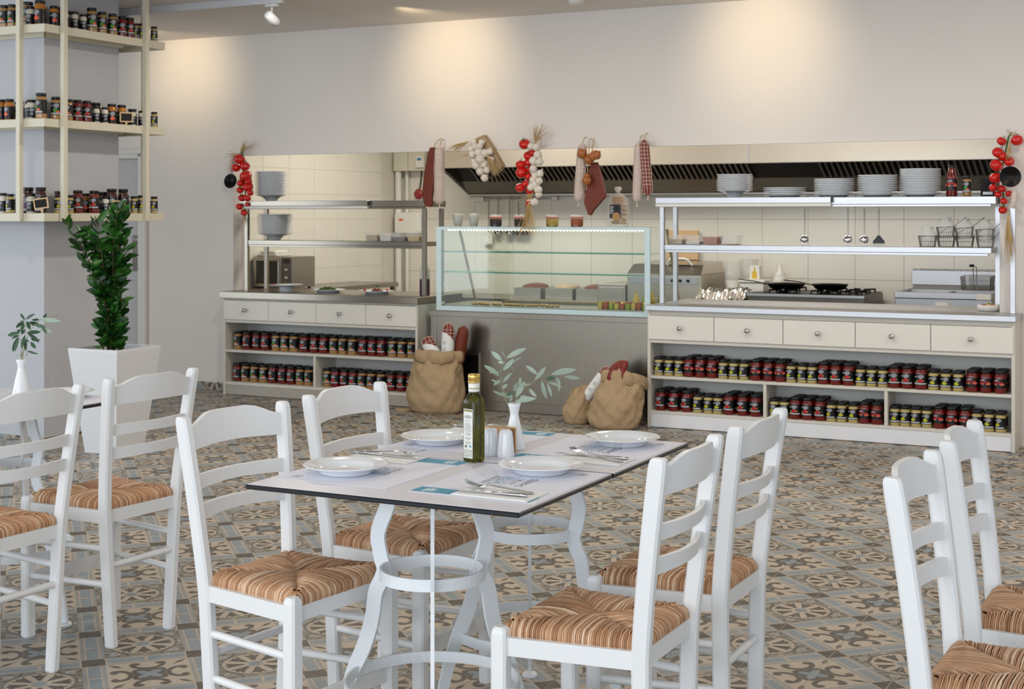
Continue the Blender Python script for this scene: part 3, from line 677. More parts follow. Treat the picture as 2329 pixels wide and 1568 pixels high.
# ================================================================== TABLE SETTINGS
GRK = [text_mesh('GREEK MEZE', .021, 'CENTER', 'ink_dark', .92), text_mesh('TASTIER', .044, 'CENTER', 'ink_text_blue', .72), text_mesh('\u00bb BETTER \u00ab', .019, 'CENTER', 'ink_dark', .95), text_mesh('SHARED', .034, 'CENTER', 'ink_dark', .9), text_mesh('GREEK', .012, 'CENTER', 'ink_dark', 1), text_mesh('MEZE', .014, 'CENTER', 'ink_dark', 1)]
def placemat(label, loc, rotz):
    W_, H_ = .46, .36; m = thing('placemat', label, 'placemat', loc, rotz, 'printed paper placemats')
    MB().box(0, W_, 0, H_, 0, .0007).obj('sheet', 'paper', m)
    st = MB().box(.012, .074, .02, H_-.001, .0007, .0009).obj('blue_strip', 'ink_blue', m)
    b = MB()
    for k, (x0, x1) in enumerate(((.022, .060), (.026, .064), (.028, .058))): b.box(x0, x1, .325-.011*k, .332-.011*k, .0009, .001)
    b.obj('white_print', 'ink_white', st)
    for me, x, y in ((GRK[0], .240, .240), (GRK[1], .240, .197), (GRK[2], .240, .163), (GRK[3], .240, .127), (GRK[4], .413, .057), (GRK[5], .413, .043)):
        link('lettering', me, m, (x, y, .0008))
    ru = MB(); ru.box(.174, .306, .2335, .2348, .0007, .0008); ru.box(.174, .306, .188, .1893, .0007, .0008); ru.box(.179, .301, .1825, .1833, .0007, .0008); ru.obj('printed_rule', 'ink_dark', m)
    return m
ZT = TT+.0002
pm = placemat('printed white placemat under the near right plate', (-1.525, 3.140, ZT), PI/2)
dup(pm, 'printed white placemat under the far right plate', (-1.525, 3.716, ZT), PI/2)
dup(pm, 'printed white placemat under the near left plate', (-2.312, 3.602, ZT), -PI/2)
dup(pm, 'printed white placemat under the far left plate', (-2.312, 4.195, ZT), -PI/2)
dup(pm, 'printed white placemat on the left table under its plate', (-3.81, 3.80, ZT), PI/2)
ZM = ZT+.0012
PLATE = [(.001, .006), (.062, .006), (.070, .008), (.078, .017), (.082, .0195), (.112, .0255), (.1155, .0262), (.1165, .0250), (.112, .0225), (.084, .0150), (.074, .0035), (.070, .0), (.066, .0), (.064, .003), (.001, .003)]
pme = MB().lathe(PLATE, 48).mesh('dinner_plate', 'porcelain')
for lb, x, y in (('white dinner plate on the near left placemat', -2.167, 3.288), ('white dinner plate on the far left placemat, behind the bottle', -2.197, 3.846), ('white dinner plate on the near right placemat', -1.697, 3.533), ('white dinner plate on the far right placemat', -1.681, 4.074)):
    tag(link('dinner_plate', pme, None, (x, y, ZM)), lb, 'plate', 'white dinner plates on the tables')
tag(link('dinner_plate', pme, None, (-4.03, 4.15, ZM)), 'white dinner plate on the left table', 'plate', 'white dinner plates on the tables')
# napkins and cutlery
def napkin(label, loc, rotz):
    n = MB(); n.box(0, .128, 0, .214, 0, .0016, .0005); n.box(.0015, .126, .002, .213, .0016, .0034, .0006)
    o = n.obj('paper_napkin', 'napkin', None, loc, rotz); tag(o, label, 'napkin', 'paper napkins under the cutlery'); return o
def fork_mesh():
    f = MB()
    pth = [(0, 0, .002), (0, .01, .003), (0, .06, .0055), (0, .10, .009), (0, .125, .011), (0, .140, .0085)]
    wd = [.010, .013, .010, .0055, .0045, .008]; f.bar(pth, wd, [.0025]*6, (1, 0, 0))
    f.bar([(0, .138, .0088), (0, .148, .006), (0, .160, .0055)], [.009, .021, .0235], .0018, (1, 0, 0))
    for k in range(4):
        x = -.0096+.0064*k
        f.bar([(x, .158, .0055), (x, .175, .009), (x, .190, .0125), (x*.95, .207, .019)], [.0042, .0038, .0034, .0022], .0016, (1, 0, 0))
    return f
def knife_mesh():
    f = MB(); f.tube([(0, 0, .0045), (0, .004, .0045), (0, .05, .0045), (0, .095, .0045), (0, .10, .0045)], [.004, .0065, .0062, .005, .003], 10, flat=.6)
    f.add([(-.004, .10, .004), (.006, .10, .004), (.0075, .16, .004), (.003, .215, .004), (-.003, .232, .004), (-.004, .16, .004)] + [(-.004, .10, .0055), (.006, .10, .005), (.0075, .16, .005), (.003, .215, .005), (-.003, .232, .005), (-.004, .16, .0058)],
          [(5, 4, 3, 2, 1, 0), (6, 7, 8, 9, 10, 11), (0, 1, 7, 6), (1, 2, 8, 7), (2, 3, 9, 8), (3, 4, 10, 9), (4, 5, 11, 10), (5, 0, 6, 11)])
    return f
fme = fork_mesh().mesh('fork', 'chrome'); kme = knife_mesh().mesh('table_knife', 'chrome')
def cutlery(where, loc, rotz, nap, kn, fk):
    c, s = math.cos(rotz), math.sin(rotz)
    def W(u, v, z): return (loc[0]+c*u-s*v, loc[1]+s*u+c*v, loc[2]+z)
    napkin('folded white paper napkin beside the %s plate' % where, W(nap[0], nap[1], 0), rotz)
    o = link('table_knife', kme, None, W(kn[0], kn[1], .0038), rotz+math.atan2(kn[0]-kn[2], kn[3]-kn[1])); tag(o, 'steel table knife on the napkin by the %s plate' % where, 'knife', 'table knives')
    o = link('fork', fme, None, W(fk[0], fk[1], .0046), rotz+math.atan2(fk[0]-fk[2], fk[3]-fk[1])); tag(o, 'steel fork with raised tines by the %s plate' % where, 'fork', 'table forks')
cutlery('near right', (-1.525, 3.140, ZM), PI/2, (.006, .024), (.047, .042, .042, .274), (.088, .046, .100, .26))
cutlery('far right', (-1.525, 3.716, ZM), PI/2, (.0, .016), (.086, .024, .086, .254), (.036, .022, .115, .22))
cutlery('near left', (-2.312, 3.602, ZM), -PI/2, (.0, .012), (.050, .002, .060, .236), (.022, .010, .018, .20))
cutlery('far left', (-2.312, 4.195, ZM), -PI/2, (.0, .012), (.050, .004, .055, .236), (.022, .010, .020, .20))
cutlery('left table', (-3.81, 3.80, ZM), PI/2, (.02, .30), (.066, .30, .066, .40), (.10, .30, .10, .40))

# ---- olive oil bottle
def rsq(h, rc, n, z):
    pts = []
    for k in range(4):
        cx, cy = [(h-rc, h-rc), (-h+rc, h-rc), (-h+rc, -h+rc), (h-rc, -h+rc)][k]
        for j in range(n): a = PI/2*k+PI/2*j/(n-1); pts.append((cx+rc*math.cos(a), cy+rc*math.sin(a), z))
    return pts
bt = thing('oil_bottle', 'square dark green olive oil bottle with gold cap and white label', 'bottle', (-1.945, 3.61, TT), R_(-16))
h = .0235
MB().loft([rsq(h*.88, h*.4, 6, 0), rsq(h*.98, h*.3, 6, .004), rsq(h, h*.28, 6, .010), rsq(h, h*.28, 6, .166), rsq(h*.97, h*.4, 6, .176), rsq(h*.82, h*.6, 6, .186), rsq(.0165, .0160, 6, .194), rsq(.0148, .0147, 6, .199), rsq(.0148, .0147, 6, .203)], smooth=True).obj('glass_body', 'bottle_glass', bt)
col = MB(); col.lathe([(.0155, .200), (.0162, .201), (.0165, .224), (.0155, .225)], 24, m=0); col.lathe([(.0167, .2085), (.0170, .209), (.0170, .2105), (.0167, .211)], 24, m=1, cap=False); col.obj('collar', ['plastic_white', 'ink_gold'], bt)
MB().lathe([(.0165, .2245), (.0178, .2255), (.0178, .2295), (.0170, .230), (.0176, .2305), (.0176, .246), (.0165, .2495), (.001, .250)], 28).obj('screw_cap', 'gold_cap', bt)
lb = MB().box(-.0178, .0178, -h-.0006, -h-.0001, .012, .152, .0002).obj('front_label', 'bottle_label', bt)
yl = -h-.0008
def ltext(s_, size, z, m_='ink_grey', sx=.9): link('lettering', text_mesh(s_, size, 'CENTER', m_, sx), lb, (0, yl, z), rot=(PI/2, 0, 0))
ltext('ABEA', .0125, .1255, 'ink_dark'); 
for s_, z in (('KPHTIKO', .108), ('E\u039eAIPETIKO', .1025), ('\u03a0AP\u0398ENO', .097), ('E\u039bAIO\u039bA\u0394O', .0915)): ltext(s_, .0055, z)
k = MB()
for z, w_ in ((.0875, .026), (.083, .018), (.080, .024), (.077, .014), (.070, .024), (.067, .018), (.064, .010), (.0575, .022), (.0545, .022), (.0515, .010), (.118, .020)): k.box(-w_/2, w_/2, yl+.0001, yl+.0003, z, z+.0011)
k.obj('small_print', 'ink_grey', lb)
k = MB(); k.box(-.0165, .0165, yl+.0001, yl+.0003, .144, .1505)
rb = random.Random(4)
for i in range(70):
    x, z = rb.uniform(-.0145, .0145), rb.uniform(.016, .036); r = rb.uniform(.0010, .0026); n_ = 9
    vs_ = [];
    for j in range(n_+1):
        a = 2*PI*j/n_; vs_ += [(x+(r-.00035)*math.cos(a), yl+.0001, z+(r-.00035)*math.sin(a)), (x+r*math.cos(a), yl+.0001, z+r*math.sin(a))]
    k.add(vs_, [(2*j, 2*j+1, 2*j+3, 2*j+2) for j in range(n_)])
k.obj('printed_scroll_ornament', 'ink_gold', lb)
def disc(mb, x, y, z, r, m=0, n=18): return mb.add([(x+r*math.cos(2*PI*j/n), y, z+r*math.sin(2*PI*j/n)) for j in range(n)], [tuple(range(n))], m)
k = MB(); disc(k, -.0085, yl+.0002, .0455, .0042, 0); disc(k, -.0085, yl+.0001, .0455, .0022, 1)
k.add([(.0085+.0055*math.cos(PI*j/8), yl+.0001, .0445+.0045*math.sin(PI*j/8)) for j in range(9)], [tuple(range(9))], 2)
k.obj('printed_seal', ['ink_gold', 'ink_dark', 'ink_text_blue'], lb)
# ---- salt and pepper, napkin block, vases
SH = [(.0235, 0), (.0258, .002), (.0255, .010), (.0222, .045), (.0208, .062), (.0196, .070), (.0165, .077), (.009, .0805), (.001, .081)]
sm = MB().lathe(SH, 28).mesh('shaker_body', 'shakers')
hol = MB()
for k_ in range(5): a = 2*PI*k_/5; hol.lathe([(.0006, .0), (.0007, .0004)], 6, (.005*math.cos(a), .005*math.sin(a), .0806))
hm = hol.mesh('pouring_holes', 'black_plastic')
for lb_, x, y in (('white porcelain shaker in front, nearer the vase', -1.898, 3.717), ('white porcelain shaker half hidden behind the oil bottle', -1.952, 3.727)):
    t = thing('salt_shaker', lb_, 'shaker', (x, y, TT), 0, 'salt and pepper shakers'); link('shaker_body', sm, t); link('pouring_holes', hm, t)
nb = thing('napkin_holder', 'small wooden napkin holder behind the shakers', 'napkin holder', (-1.951, 3.779, TT), R_(-3))
MB().box(-.047, .043, -.020, .019, 0, .006, .001).obj('base', 'wood_light', nb)
for y0, y1 in ((-.022, -.015), (.014, .021)): MB().box(-.047, .047, y0, y1, 0, .076, .001).obj('side_panel', 'wood_light', nb)
for q in range(9): MB().box(-.044, .0465, -.0145+.0031*q, -.0121+.0031*q, .006, .073).obj('napkin', 'wood_stripe', nb)
VASE = [(.030, 0), (.0335, .001), (.0338, .004), (.030, .022), (.0235, .055), (.0170, .083), (.0132, .100), (.0128, .106), (.0142, .116), (.0168, .128), (.0198, .138), (.0186, .138), (.0158, .127), (.0118, .107), (.0115, .09), (.001, .088)]
vme = MB().lathe(VASE, 36).mesh('flower_vase', 'porcelain')
v1 = tag(link('flower_vase', vme, None, (-1.939, 3.854, TT)), 'white waisted porcelain vase on the main table', 'vase', 'white vases')
v2 = tag(link('flower_vase', vme, None, (-4.247, 4.15, TT)), 'white waisted porcelain vase on the left table', 'vase', 'white vases')
def leaf_mesh(name, m, fold=.18, droop=.10, n=7):     # unit leaf along +x, width 1 along y
    mb = MB(); vs_ = []; F = []
    for i in range(n):
        u = i/(n-1); w_ = .5*math.sin(PI*min(1, u*.97+.015))**.8*(1 if u > .02 else .3); z = -droop*u*u
        vs_ += [(u, -w_, z+fold*w_), (u, 0, z), (u, w_, z+fold*w_)]
    for i in range(n-1):
        for j in (0, 1): a = i*3+j; F.append((a, a+1, a+4, a+3))
    mb.add(vs_, F, 0, True); return mb.mesh(name, m)
OLM = [leaf_mesh('leaf', 'leaf_olive'), leaf_mesh('leaf', 'leaf_olive_dark')]
def put_leaf(me, p, q, wd, parent, roll=0, rnd=random):
    p = Vector(p); q = Vector(q); d = q-p; L = d.length
    xa = d.normalized(); view = Vector((.45, -.87, .25)).normalized()      # broad side turned outwards with scatter
    za = (view+Vector((rnd.uniform(-.5, .5), rnd.uniform(-.5, .5), rnd.uniform(-.3, .7)))); za = (za-xa*za.dot(xa)).normalized(); ya = za.cross(xa)
    o = bpy.data.objects.new('leaf', me); COL.objects.link(o); o.parent = parent
    M = Matrix((xa, ya, za)).transposed()
    o.rotation_euler = M.to_euler(); o.location = p; o.scale = (L, wd, L*.6)
    return o
def sprig(label, loc, stems, leaves, wf):
    t = thing('olive_sprig', label, 'olive branch', loc, 0)
    for s_ in stems:
        base = [(s_[0][0]*.4, s_[0][1]*.4, .10)] if s_[0][2] < .15 else []
        pth = base+s_
        MB().tube(pth, [.0016-.0009*i/len(pth) for i in range(len(pth))], 6).obj('stem', 'twig', t)
    for l in leaves: put_leaf(OLM[l[7]], l[:3], l[3:6], l[6]*wf, t)
sprig('grey-green olive sprig standing in the main table vase', (-1.939, 3.854, TT), OLIVE_STEMS, OLIVE_LEAVES, 1.5)
sprig('dark green olive sprig standing in the left table vase', (-4.247, 4.15, TT), OLIVE_STEMS_B, OLIVE_LEAVES_B, 1.8)
# ================================================================== JARS
BLANK = ['................']
def bm(rows): return rows
HAT = ['................', '.......www......', '.....wwwwww.....', '..www.wwwww.....', '.www.wwwwww.....', '......wwww......', '.......ww.......']
LAB = {
 'R': HAT+['.......rr.......', '......rrrr......', '....g.rrrry.....', '...gyrrrrrr.....', '....yrrrrr......', '................', 'ssssssssssssss..', 'ssssssssssssss..', '................'],
 'Y': HAT+['......yy........', '.....yy.........', '....yyyyy.......', '....yy.yy.......', '.....yyy........', '................', 'ssssssssssssss..', 'ssssssssssssss..', '................'],
 'O': ['................', '......www.......', '....wwwwww......', '..w.wwwww.......', '................', '..rrrrrrrrrrr...', '.....rrrrrrrr...', '.oo.........oo..', 'oooo.ooo..ooooo.', 'oooo.oow..oowoo.', '.oo..ggo...ooo..', '................', '................', '................', '................', '................'],
 'G': HAT+['.....ggg........', '....ggggg.......', '....ggggg.......', '....gggggoo.....', '.....ggooooo....', '........ooo.....', 'ssssssssssssss..', 'ssssssssssssss..', '................'],
 'P': HAT+['.......pp.......', '.....pppppp.....', '.....pppppp.....', '......pppp......', '................', '................', 'ssssssssssssss..', 'ssssssssssssss..', '................'],
}
LAB['B'] = HAT+['.......oo.......', '......oooo......', '.....oooooo.....', '.....oooooo.....', '......oooo......', '................', '................', '................', '................']
LAB['W'] = HAT+['................', '.......ww.......', '......wwww......', '......wwww......', '.......ww.......', '................', '................', '................', '................']
LAB['D'] = LAB['P']; LAB['O2'] = LAB['B']
LM = ['label_black', 'label_white', 'label_red', 'label_green', 'label_yellow', 'label_orange', 'label_stripe', 'label_purple']; LK = {c: i for i, c in enumerate('.wrgyosp')}
# kind: (height, radius, content material, lower/upper edge of the label)
JK = {'R': (.147, .0395, 'jar_red', .030, .100), 'O': (.142, .0375, 'jar_red', .034, .092), 'Y': (.128, .0335, 'jar_cream', .022, .092), 'G': (.145, .038, 'jar_beans', .030, .108),
      'W': (.128, .0335, 'jar_white', .012, .078), 'B': (.135, .0375, 'jar_orange', .008, .088), 'P': (.147, .0385, 'jar_dark', .010, .095), 'D': (.147, .0385, 'jar_dark', .010, .095), 'O2': (.13, .034, 'jar_orange', .006, .09)}
JWORD = {'R': 'red pepper sauce jar', 'O': 'red tomato sauce jar', 'Y': 'cream yellow spread jar', 'G': 'beige bean jar', 'W': 'white spread jar', 'B': 'amber spread jar', 'P': 'dark purple olive jar', 'D': 'dark brown preserve jar', 'O2': 'amber honey jar'}
JM = {}
for k, (H_, r, mt, l0, l1) in JK.items():
    body = MB().lathe([(r*.86, 0), (r*.97, .004), (r, .010), (r, H_*.70), (r*.97, H_*.76), (r*.84, H_*.83), (r*.80, H_*.86), (r*.80, H_*.90)], 20).mesh('glass_body', mt)
    lid = MB().lathe([(r*.86, H_*.865), (r*.90, H_*.87), (r*.91, H_*.985), (r*.87, H_), (r*.80, H_), (r*.78, H_*.99), (.001, H_*.99)], 20).mesh('lid', 'black_plastic')
    lb = MB(); rows = LAB[k]; nr = len(rows); nc = 16; N = 32; rr = r+.0006
    for i in range(nr):
        for j in range(N):
            a0 = -PI/2-PI*.45+PI*.9*j/nc; a1 = -PI/2-PI*.45+PI*.9*(j+1)/nc
            if j >= nc: a0 = -PI/2+PI*.45+PI*1.1*(j-nc)/nc; a1 = -PI/2+PI*.45+PI*1.1*(j+1-nc)/nc
            z1 = l1-(l1-l0)*i/nr; z0 = l1-(l1-l0)*(i+1)/nr
            c = rows[i][j] if j < nc else '.'
            lb.add([(rr*math.cos(a0), rr*math.sin(a0), z0), (rr*math.cos(a1), rr*math.sin(a1), z0), (rr*math.cos(a1), rr*math.sin(a1), z1), (rr*math.cos(a0), rr*math.sin(a0), z1)], [(0, 1, 2, 3)], LK[c], True)
    JM[k] = (body, lid, lb.mesh('paper_label', LM))
jr = random.Random(5)
def jar(k, x, y, z, label, group, sc=1.0, rot=None):
    t = thing('food_jar', label, 'jar', (x, y, z), jr.uniform(-.35, .25) if rot is None else rot, group)
    link('glass_body', JM[k][0], t); link('lid', JM[k][1], t); link('paper_label', JM[k][2], t)
    if sc != 1.0: t.scale = (sc*.82, sc*.82, sc)
    return t
def jar_row(where, group, xs, kinds, y0, dy, z, deep):
    cnt = {}
    for x, k in zip(xs, kinds):
        cnt[k] = cnt.get(k, 0)+1; n = cnt[k]
        for q in range(deep[k]):
            dep = ('' if q == 0 else ', second row' if q == 1 else ', back row')
            jar(k, x+jr.uniform(-.002, .002), y0+q*dy+jr.uniform(-.003, .003), z, '%s %s, %s%s' % (ORD[n-1], JWORD[k], where, dep), group)

# ================================================================== COUNTERS
def counter(name, label, x0, x1, yf, yb, dz, edges, divs, z_up, z_lo, kick, ktop):
    t = thing(name, label, 'cabinet', ((x0+x1)/2, yf, 0)); ox, oy = (x0+x1)/2, yf
    def part(nm, m_, bx, bev=.0015): return MB().box(bx[0]-ox, bx[1]-ox, bx[2]-oy, bx[3]-oy, bx[4], bx[5], bev).obj(nm, m_, t)
    for a, b in ((x0, x0+.022), (x1-.022, x1)): part('side_panel', 'cream_laminate', (a, b, yf, yb+.02, 0, dz[2]))
    part('back_panel', 'cabinet_back', (x0+.022, x1-.022, yb, yb+.018, .02, dz[2]-.002))
    part('top_rail', 'cream_laminate', (x0+.022, x1-.022, yf+.004, yb, dz[1], dz[2]))
    part('middle_rail', 'cream_laminate', (x0+.022, x1-.022, yf+.002, yb, dz[0]-.026, dz[0]-.002))
    part('shelf', 'cream_laminate', (x0+.022, x1-.022, yf+.003, yb, z_up-.020, z_up))
    part('shelf', 'cream_laminate', (x0+.022, x1-.022, yf+.003, yb, ktop, z_lo))
    for d in divs: part('divider', 'cream_laminate', (d-.011, d+.011, yf+.004, yb, z_lo, z_up-.02))
    part('kick_board', kick, (x0+.024, x1-.024, yf+.006, yf+.024, .004, ktop))
    kn = MB().lathe([(.006, 0), (.006, .010), (.015, .014), (.0175, .022), (.015, .030), (.001, .033)], 16, xf=Matrix.Rotation(PI/2, 4, 'X')).mesh('knob', 'chrome')
    for a, b in zip(edges[:-1], edges[1:]):
        d = MB().box(a-ox+.0022, b-ox-.0022, -.008, .014, dz[0], dz[1]-.002, .0015).obj('drawer', 'cream_drawer', t)
        link('knob', kn, d, ((a+b)/2-ox-.004, -.008, (dz[0]+dz[1])/2))
    return t
counter('counter_cabinet', 'cream counter with five drawers and jar shelves, right side', -3.718, -1.249, 9.48, 9.735, (.622, .790, .822), [-3.711, -3.225, -2.738, -2.251, -1.765, -1.256], [-2.868, -2.053], .364, .118, 'kick_white', .098)
counter('counter_cabinet', 'cream counter with four drawers and jar shelves, left side', -7.545, -5.668, 9.60, 9.90, (.628, .790, .803), [-7.538, -7.078, -6.611, -6.139, -5.675], [-6.634], .376, .109, 'kick_grey', .085)
wt = MB(); wt.box(-3.725, -1.24, 9.452, 9.779, .824, .862, .003); wt.box(-3.725, -1.392, 9.777, 10.32, .824, .862, .003)
tag(wt.obj('worktop', 'steel_bright'), 'bright stainless steel worktop over the five drawer counter', 'worktop')
wt = MB(); wt.box(-7.565, -5.655, 9.572, 10.30, .805, .859, .003)
tag(wt.obj('worktop', 'steel_panel'), 'stainless steel worktop over the four drawer counter', 'worktop')  # darker steel colour than the right worktop stands in for dark reflections
DEEP = {'R': 3, 'O': 3, 'Y': 2, 'G': 2}
jar_row('upper shelf of right counter', 'jars in the right counter', [-3.654, -3.575, -3.501, -3.427, -3.345, -3.259, -3.177, -3.103, -3.028, -2.946, -2.860, -2.776, -2.699, -2.623, -2.553, -2.474, -2.395, -2.312, -2.232, -2.157, -2.084, -2.008, -1.925, -1.840, -1.758, -1.682, -1.604, -1.516, -1.431, -1.346],
        'YYYOOOYYYOOOYYYRRRYYYRRRYYYOOO', 9.535, .080, .364, DEEP)
jar_row('lower left bay of right counter', 'jars in the right counter', [-3.635, -3.541, -3.445, -3.363, -3.289, -3.216, -3.135, -3.040, -2.949], 'RRRYYYRRR', 9.535, .080, .118, DEEP)
jar_row('lower middle bay of right counter', 'jars in the right counter', [-2.815, -2.745, -2.670, -2.587, -2.502, -2.425, -2.353, -2.278, -2.203, -2.122], 'YYRRRYYYOO', 9.535, .080, .118, DEEP)
jar_row('lower right bay of right counter', 'jars in the right counter', [-2.006, -1.937, -1.868, -1.799, -1.722, -1.643, -1.562, -1.488, -1.414, -1.341], 'YYYYOOOYYY', 9.535, .080, .118, DEEP)
D2 = {'R': 2, 'G': 2}
jar_row('upper shelf of left counter', 'jars in the left counter', [-7.467, -7.373, -7.274, -7.183, -7.080, -6.990, -6.897, -6.792, -6.697, -6.602, -6.512, -6.423, -6.328, -6.228, -6.139, -6.053, -5.957, -5.864, -5.775], 'GRRRGGGRRRGGGRRRGGG', 9.70, .082, .376, D2)
jar_row('lower left bay of left counter', 'jars in the left counter', [-7.470, -7.387, -7.300, -7.207, -7.110, -7.013, -6.922, -6.835, -6.754], 'RGGGRRRGG', 9.70, .082, .109, D2)
jar_row('lower right bay of left counter', 'jars in the left counter', [-6.575, -6.492, -6.408, -6.322, -6.236, -6.151, -6.060, -5.963, -5.874, -5.785], 'GRRRGGGRRR', 9.70, .082, .109, D2)

# ================================================================== COLUMN SHELVING
cs = thing('jar_shelving', 'cream shelving hung around the column, stacked with jars', 'shelving', (-7.41, 7.455, 1.455)); ox, oy = -7.41, 7.455
for zt in (1.508, 2.118, 2.727):
    s_ = MB()
    for a in ((-7.985, -6.84, 6.88, 7.095), (-7.985, -6.84, 7.815, 8.03), (-7.985, -7.765, 7.095, 7.815), (-7.055, -6.84, 7.095, 7.815)):
        s_.box(a[0]-ox, a[1]-ox, a[2]-oy, a[3]-oy, zt-.020-1.455, zt-.001-1.455)
    s_ = s_.obj('shelf', 'shelf_cream', cs)
    for a in ((-7.991, -6.834, 6.874, 6.892), (-7.991, -6.834, 8.018, 8.036), (-6.852, -6.834, 6.892, 8.018), (-7.991, -7.973, 6.892, 8.018), (-7.05, -7.035, 7.08, 7.83), (-7.78, -7.035, 7.072, 7.088)):
        MB().box(a[0]-ox, a[1]-ox, a[2]-oy, a[3]-oy, zt-.053-1.455, zt-1.455, .001).obj('fascia', 'shelf_cream', s_)
for x, y in ((-7.03, 6.856), (-6.816, 7.03), (-6.816, 7.815), (-7.04, 8.054), (-7.80, 6.856)):
    MB().box(x-ox-.017, x-ox+.017, y-oy-.017, y-oy+.017, 0, ZC-1.455-.001, .001).obj('post', 'shelf_cream', cs)
for nm, lst, z in (('top', COLJ_TOP, 2.727), ('middle', COLJ_MID, 2.118), ('bottom', COLJ_BOT, 1.508)):
    used = []; cnt = {}
    for x, y, k, sc in lst:
        if any(math.hypot(x-a, y-b) < .058 for a, b in used): continue
        used.append((x, y)); cnt[k] = cnt.get(k, 0)+1
        jar(k, x, y, z, '%s %s from the left, %s column shelf' % (ORD[cnt[k]-1], JWORD[k], nm), 'jars on the column shelves', 1.04*sc, rot=(jr.uniform(-.2, .3) if y < 6.95 else jr.uniform(.5, 1.1)))
    for i, (x, y) in enumerate(used):
        if i % 2 == 0 or not (6.95 < y < 7.95 or y < 6.95): continue
        k = ['R', 'Y', 'B', 'W', 'D'][i % 5]; hx, hy = (x, y+.085) if y < 6.95 and x < -7.0 else (x-.085, y)
        if hy > 6.96 and hx < -7.06+.03 and y > 6.95: hx = -7.02
        jar(k, hx, hy, z, '%s, back row behind the %s jar, %s column shelf' % (JWORD[k], ORD[i], nm), 'jars on the column shelves', 1.0, rot=jr.uniform(0, 1))
def chalk(label, loc, rotz, tilt):
    t = thing('chalk_sign', label, 'sign', loc, rotz, 'small chalkboard price signs'); t.rotation_euler = (0, tilt, rotz)
    f = MB(); f.box(-.046, .046, -.005, .005, .028, .036); f.box(-.046, .046, -.005, .005, .088, .096); f.box(-.046, -.038, -.005, .005, .036, .088); f.box(.038, .046, -.005, .005, .036, .088)
    f.obj('frame', 'wood_light', t); MB().box(-.039, .039, -.002, .002, .035, .089).obj('slate_panel', 'slate', t); MB().box(-.006, .006, -.004, .004, 0, .03).obj('peg', 'wood_light', t)
chalk('little chalkboard sign with wooden frame at the corner of the bottom shelf', (-6.868, 6.892, 1.509), R_(30), R_(-8))
chalk('little dark chalkboard sign midway along the bottom shelf', (-6.856, 7.585, 1.499), R_(60), 0)
chalk('little dark chalkboard sign on the middle shelf', (-6.856, 7.66, 2.11), R_(60), 0)

# ================================================================== PLANTER WITH BAY TREE
pt = thing('potted_bay_tree', 'dense bay tree in a tall white tapered planter', 'potted plant', (-6.36, 7.0, 0))
def sq(h_, z): return [(h_, h_, z), (-h_, h_, z), (-h_, -h_, z), (h_, -h_, z)]
MB().loft([sq(.128, 0), sq(.200, .645), sq(.200, .660), sq(.182, .660), sq(.176, .600)], smooth=False).obj('planter', 'planter_white', pt)
MB().box(-.176, .176, -.176, .176, .592, .604).obj('soil', 'soil', pt)
BAY = [leaf_mesh('leaf', 'leaf_bay', .25, .12, 5), leaf_mesh('leaf', 'leaf_bay_dark', .2, .2, 5)]
rp = random.Random(21); RT = Vector((math.cos(R_(26.8)), math.sin(R_(26.8)), 0)); FW = Vector((-math.sin(R_(26.8)), math.cos(R_(26.8)), 0))
nl = 0; STEMS = []
for si in range(11):
    lat = [-.30, -.22, -.15, -.10, -.06, -.03, .0, .02, .05, .06, -.18][si]; dep = rp.uniform(-.10, .10); zt = [1.46, 1.38, 1.44, 1.45, 1.40, 1.47, 1.50, 1.53, 1.50, 1.36, 1.22][si]
    b0 = Vector((rp.uniform(-.05, .05), rp.uniform(-.05, .05), .60))+RT*(-.02)
    e0 = Vector((0, 0, zt))+RT*lat+FW*dep
    pth = [b0+(e0-b0)*u+RT*(-.03*math.sin(PI*u))*0+Vector((rp.uniform(-.008, .008), rp.uniform(-.008, .008), 0)) for u in [i/7 for i in range(8)]]
    for i, q in enumerate(pth):
        u = i/7; q2 = b0+(e0-b0)*u; bend = RT*(lat*(u**2-u)); pth[i] = q+bend
    MB().tube(pth, [.006-.004*i/7 for i in range(8)], 6).obj('stem', 'bark', pt)
    for i in range(26):
        u = rp.uniform(.06, 1); k = min(6, int(u*7)); p_ = pth[k]+(pth[k+1]-pth[k])*(u*7-k)
        a = rp.uniform(0, 2*PI); up_ = rp.uniform(.1, .9)
        if u > .93: up_ = 1.4
        dv = Vector((math.cos(a), math.sin(a), up_)).normalized()
        L = rp.uniform(.065, .11); put_leaf(BAY[rp.random() < .45], p_, p_+dv*L, L*.42, pt, rnd=rp); nl += 1
    STEMS.append(pth)
fo = MB(); unit = []
for i in range(6):
    u = i/5; w_ = .5*math.sin(PI*min(1, u*.97+.015))**.8*(1 if u > .02 else .3); unit.append((u, w_, -.12*u*u))
for i in range(520):
    pth = rp.choice(STEMS); u = rp.uniform(.05, 1); k = min(6, int(u*7)); p_ = pth[k]+(pth[k+1]-pth[k])*(u*7-k)
    a = rp.uniform(0, 2*PI); d = Vector((math.cos(a), math.sin(a), rp.uniform(.1, 1.0) if u < .92 else 1.5)).normalized(); L = rp.uniform(.06, .10)
    zz = Vector((rp.uniform(-1, 1), rp.uniform(-1, 1), rp.uniform(.1, 1))); zz = (zz-d*zz.dot(d)).normalized(); yy = zz.cross(d); vs_ = []
    for uu, w_, h_ in unit:
        for s_ in (-1, 0, 1): vs_.append(tuple(p_+d*(L*uu)+yy*(L*.42*w_*s_)+zz*(L*(h_+.25*w_*abs(s_))*.6)))
    fo.add(vs_, [(q*3+j, q*3+j+1, q*3+j+4, q*3+j+3) for q in range(5) for j in (0, 1)], 0 if rp.random() < .5 else 1, True)
o = fo.obj('foliage', ['leaf_bay', 'leaf_bay_dark'], pt); o['kind'] = 'stuff'
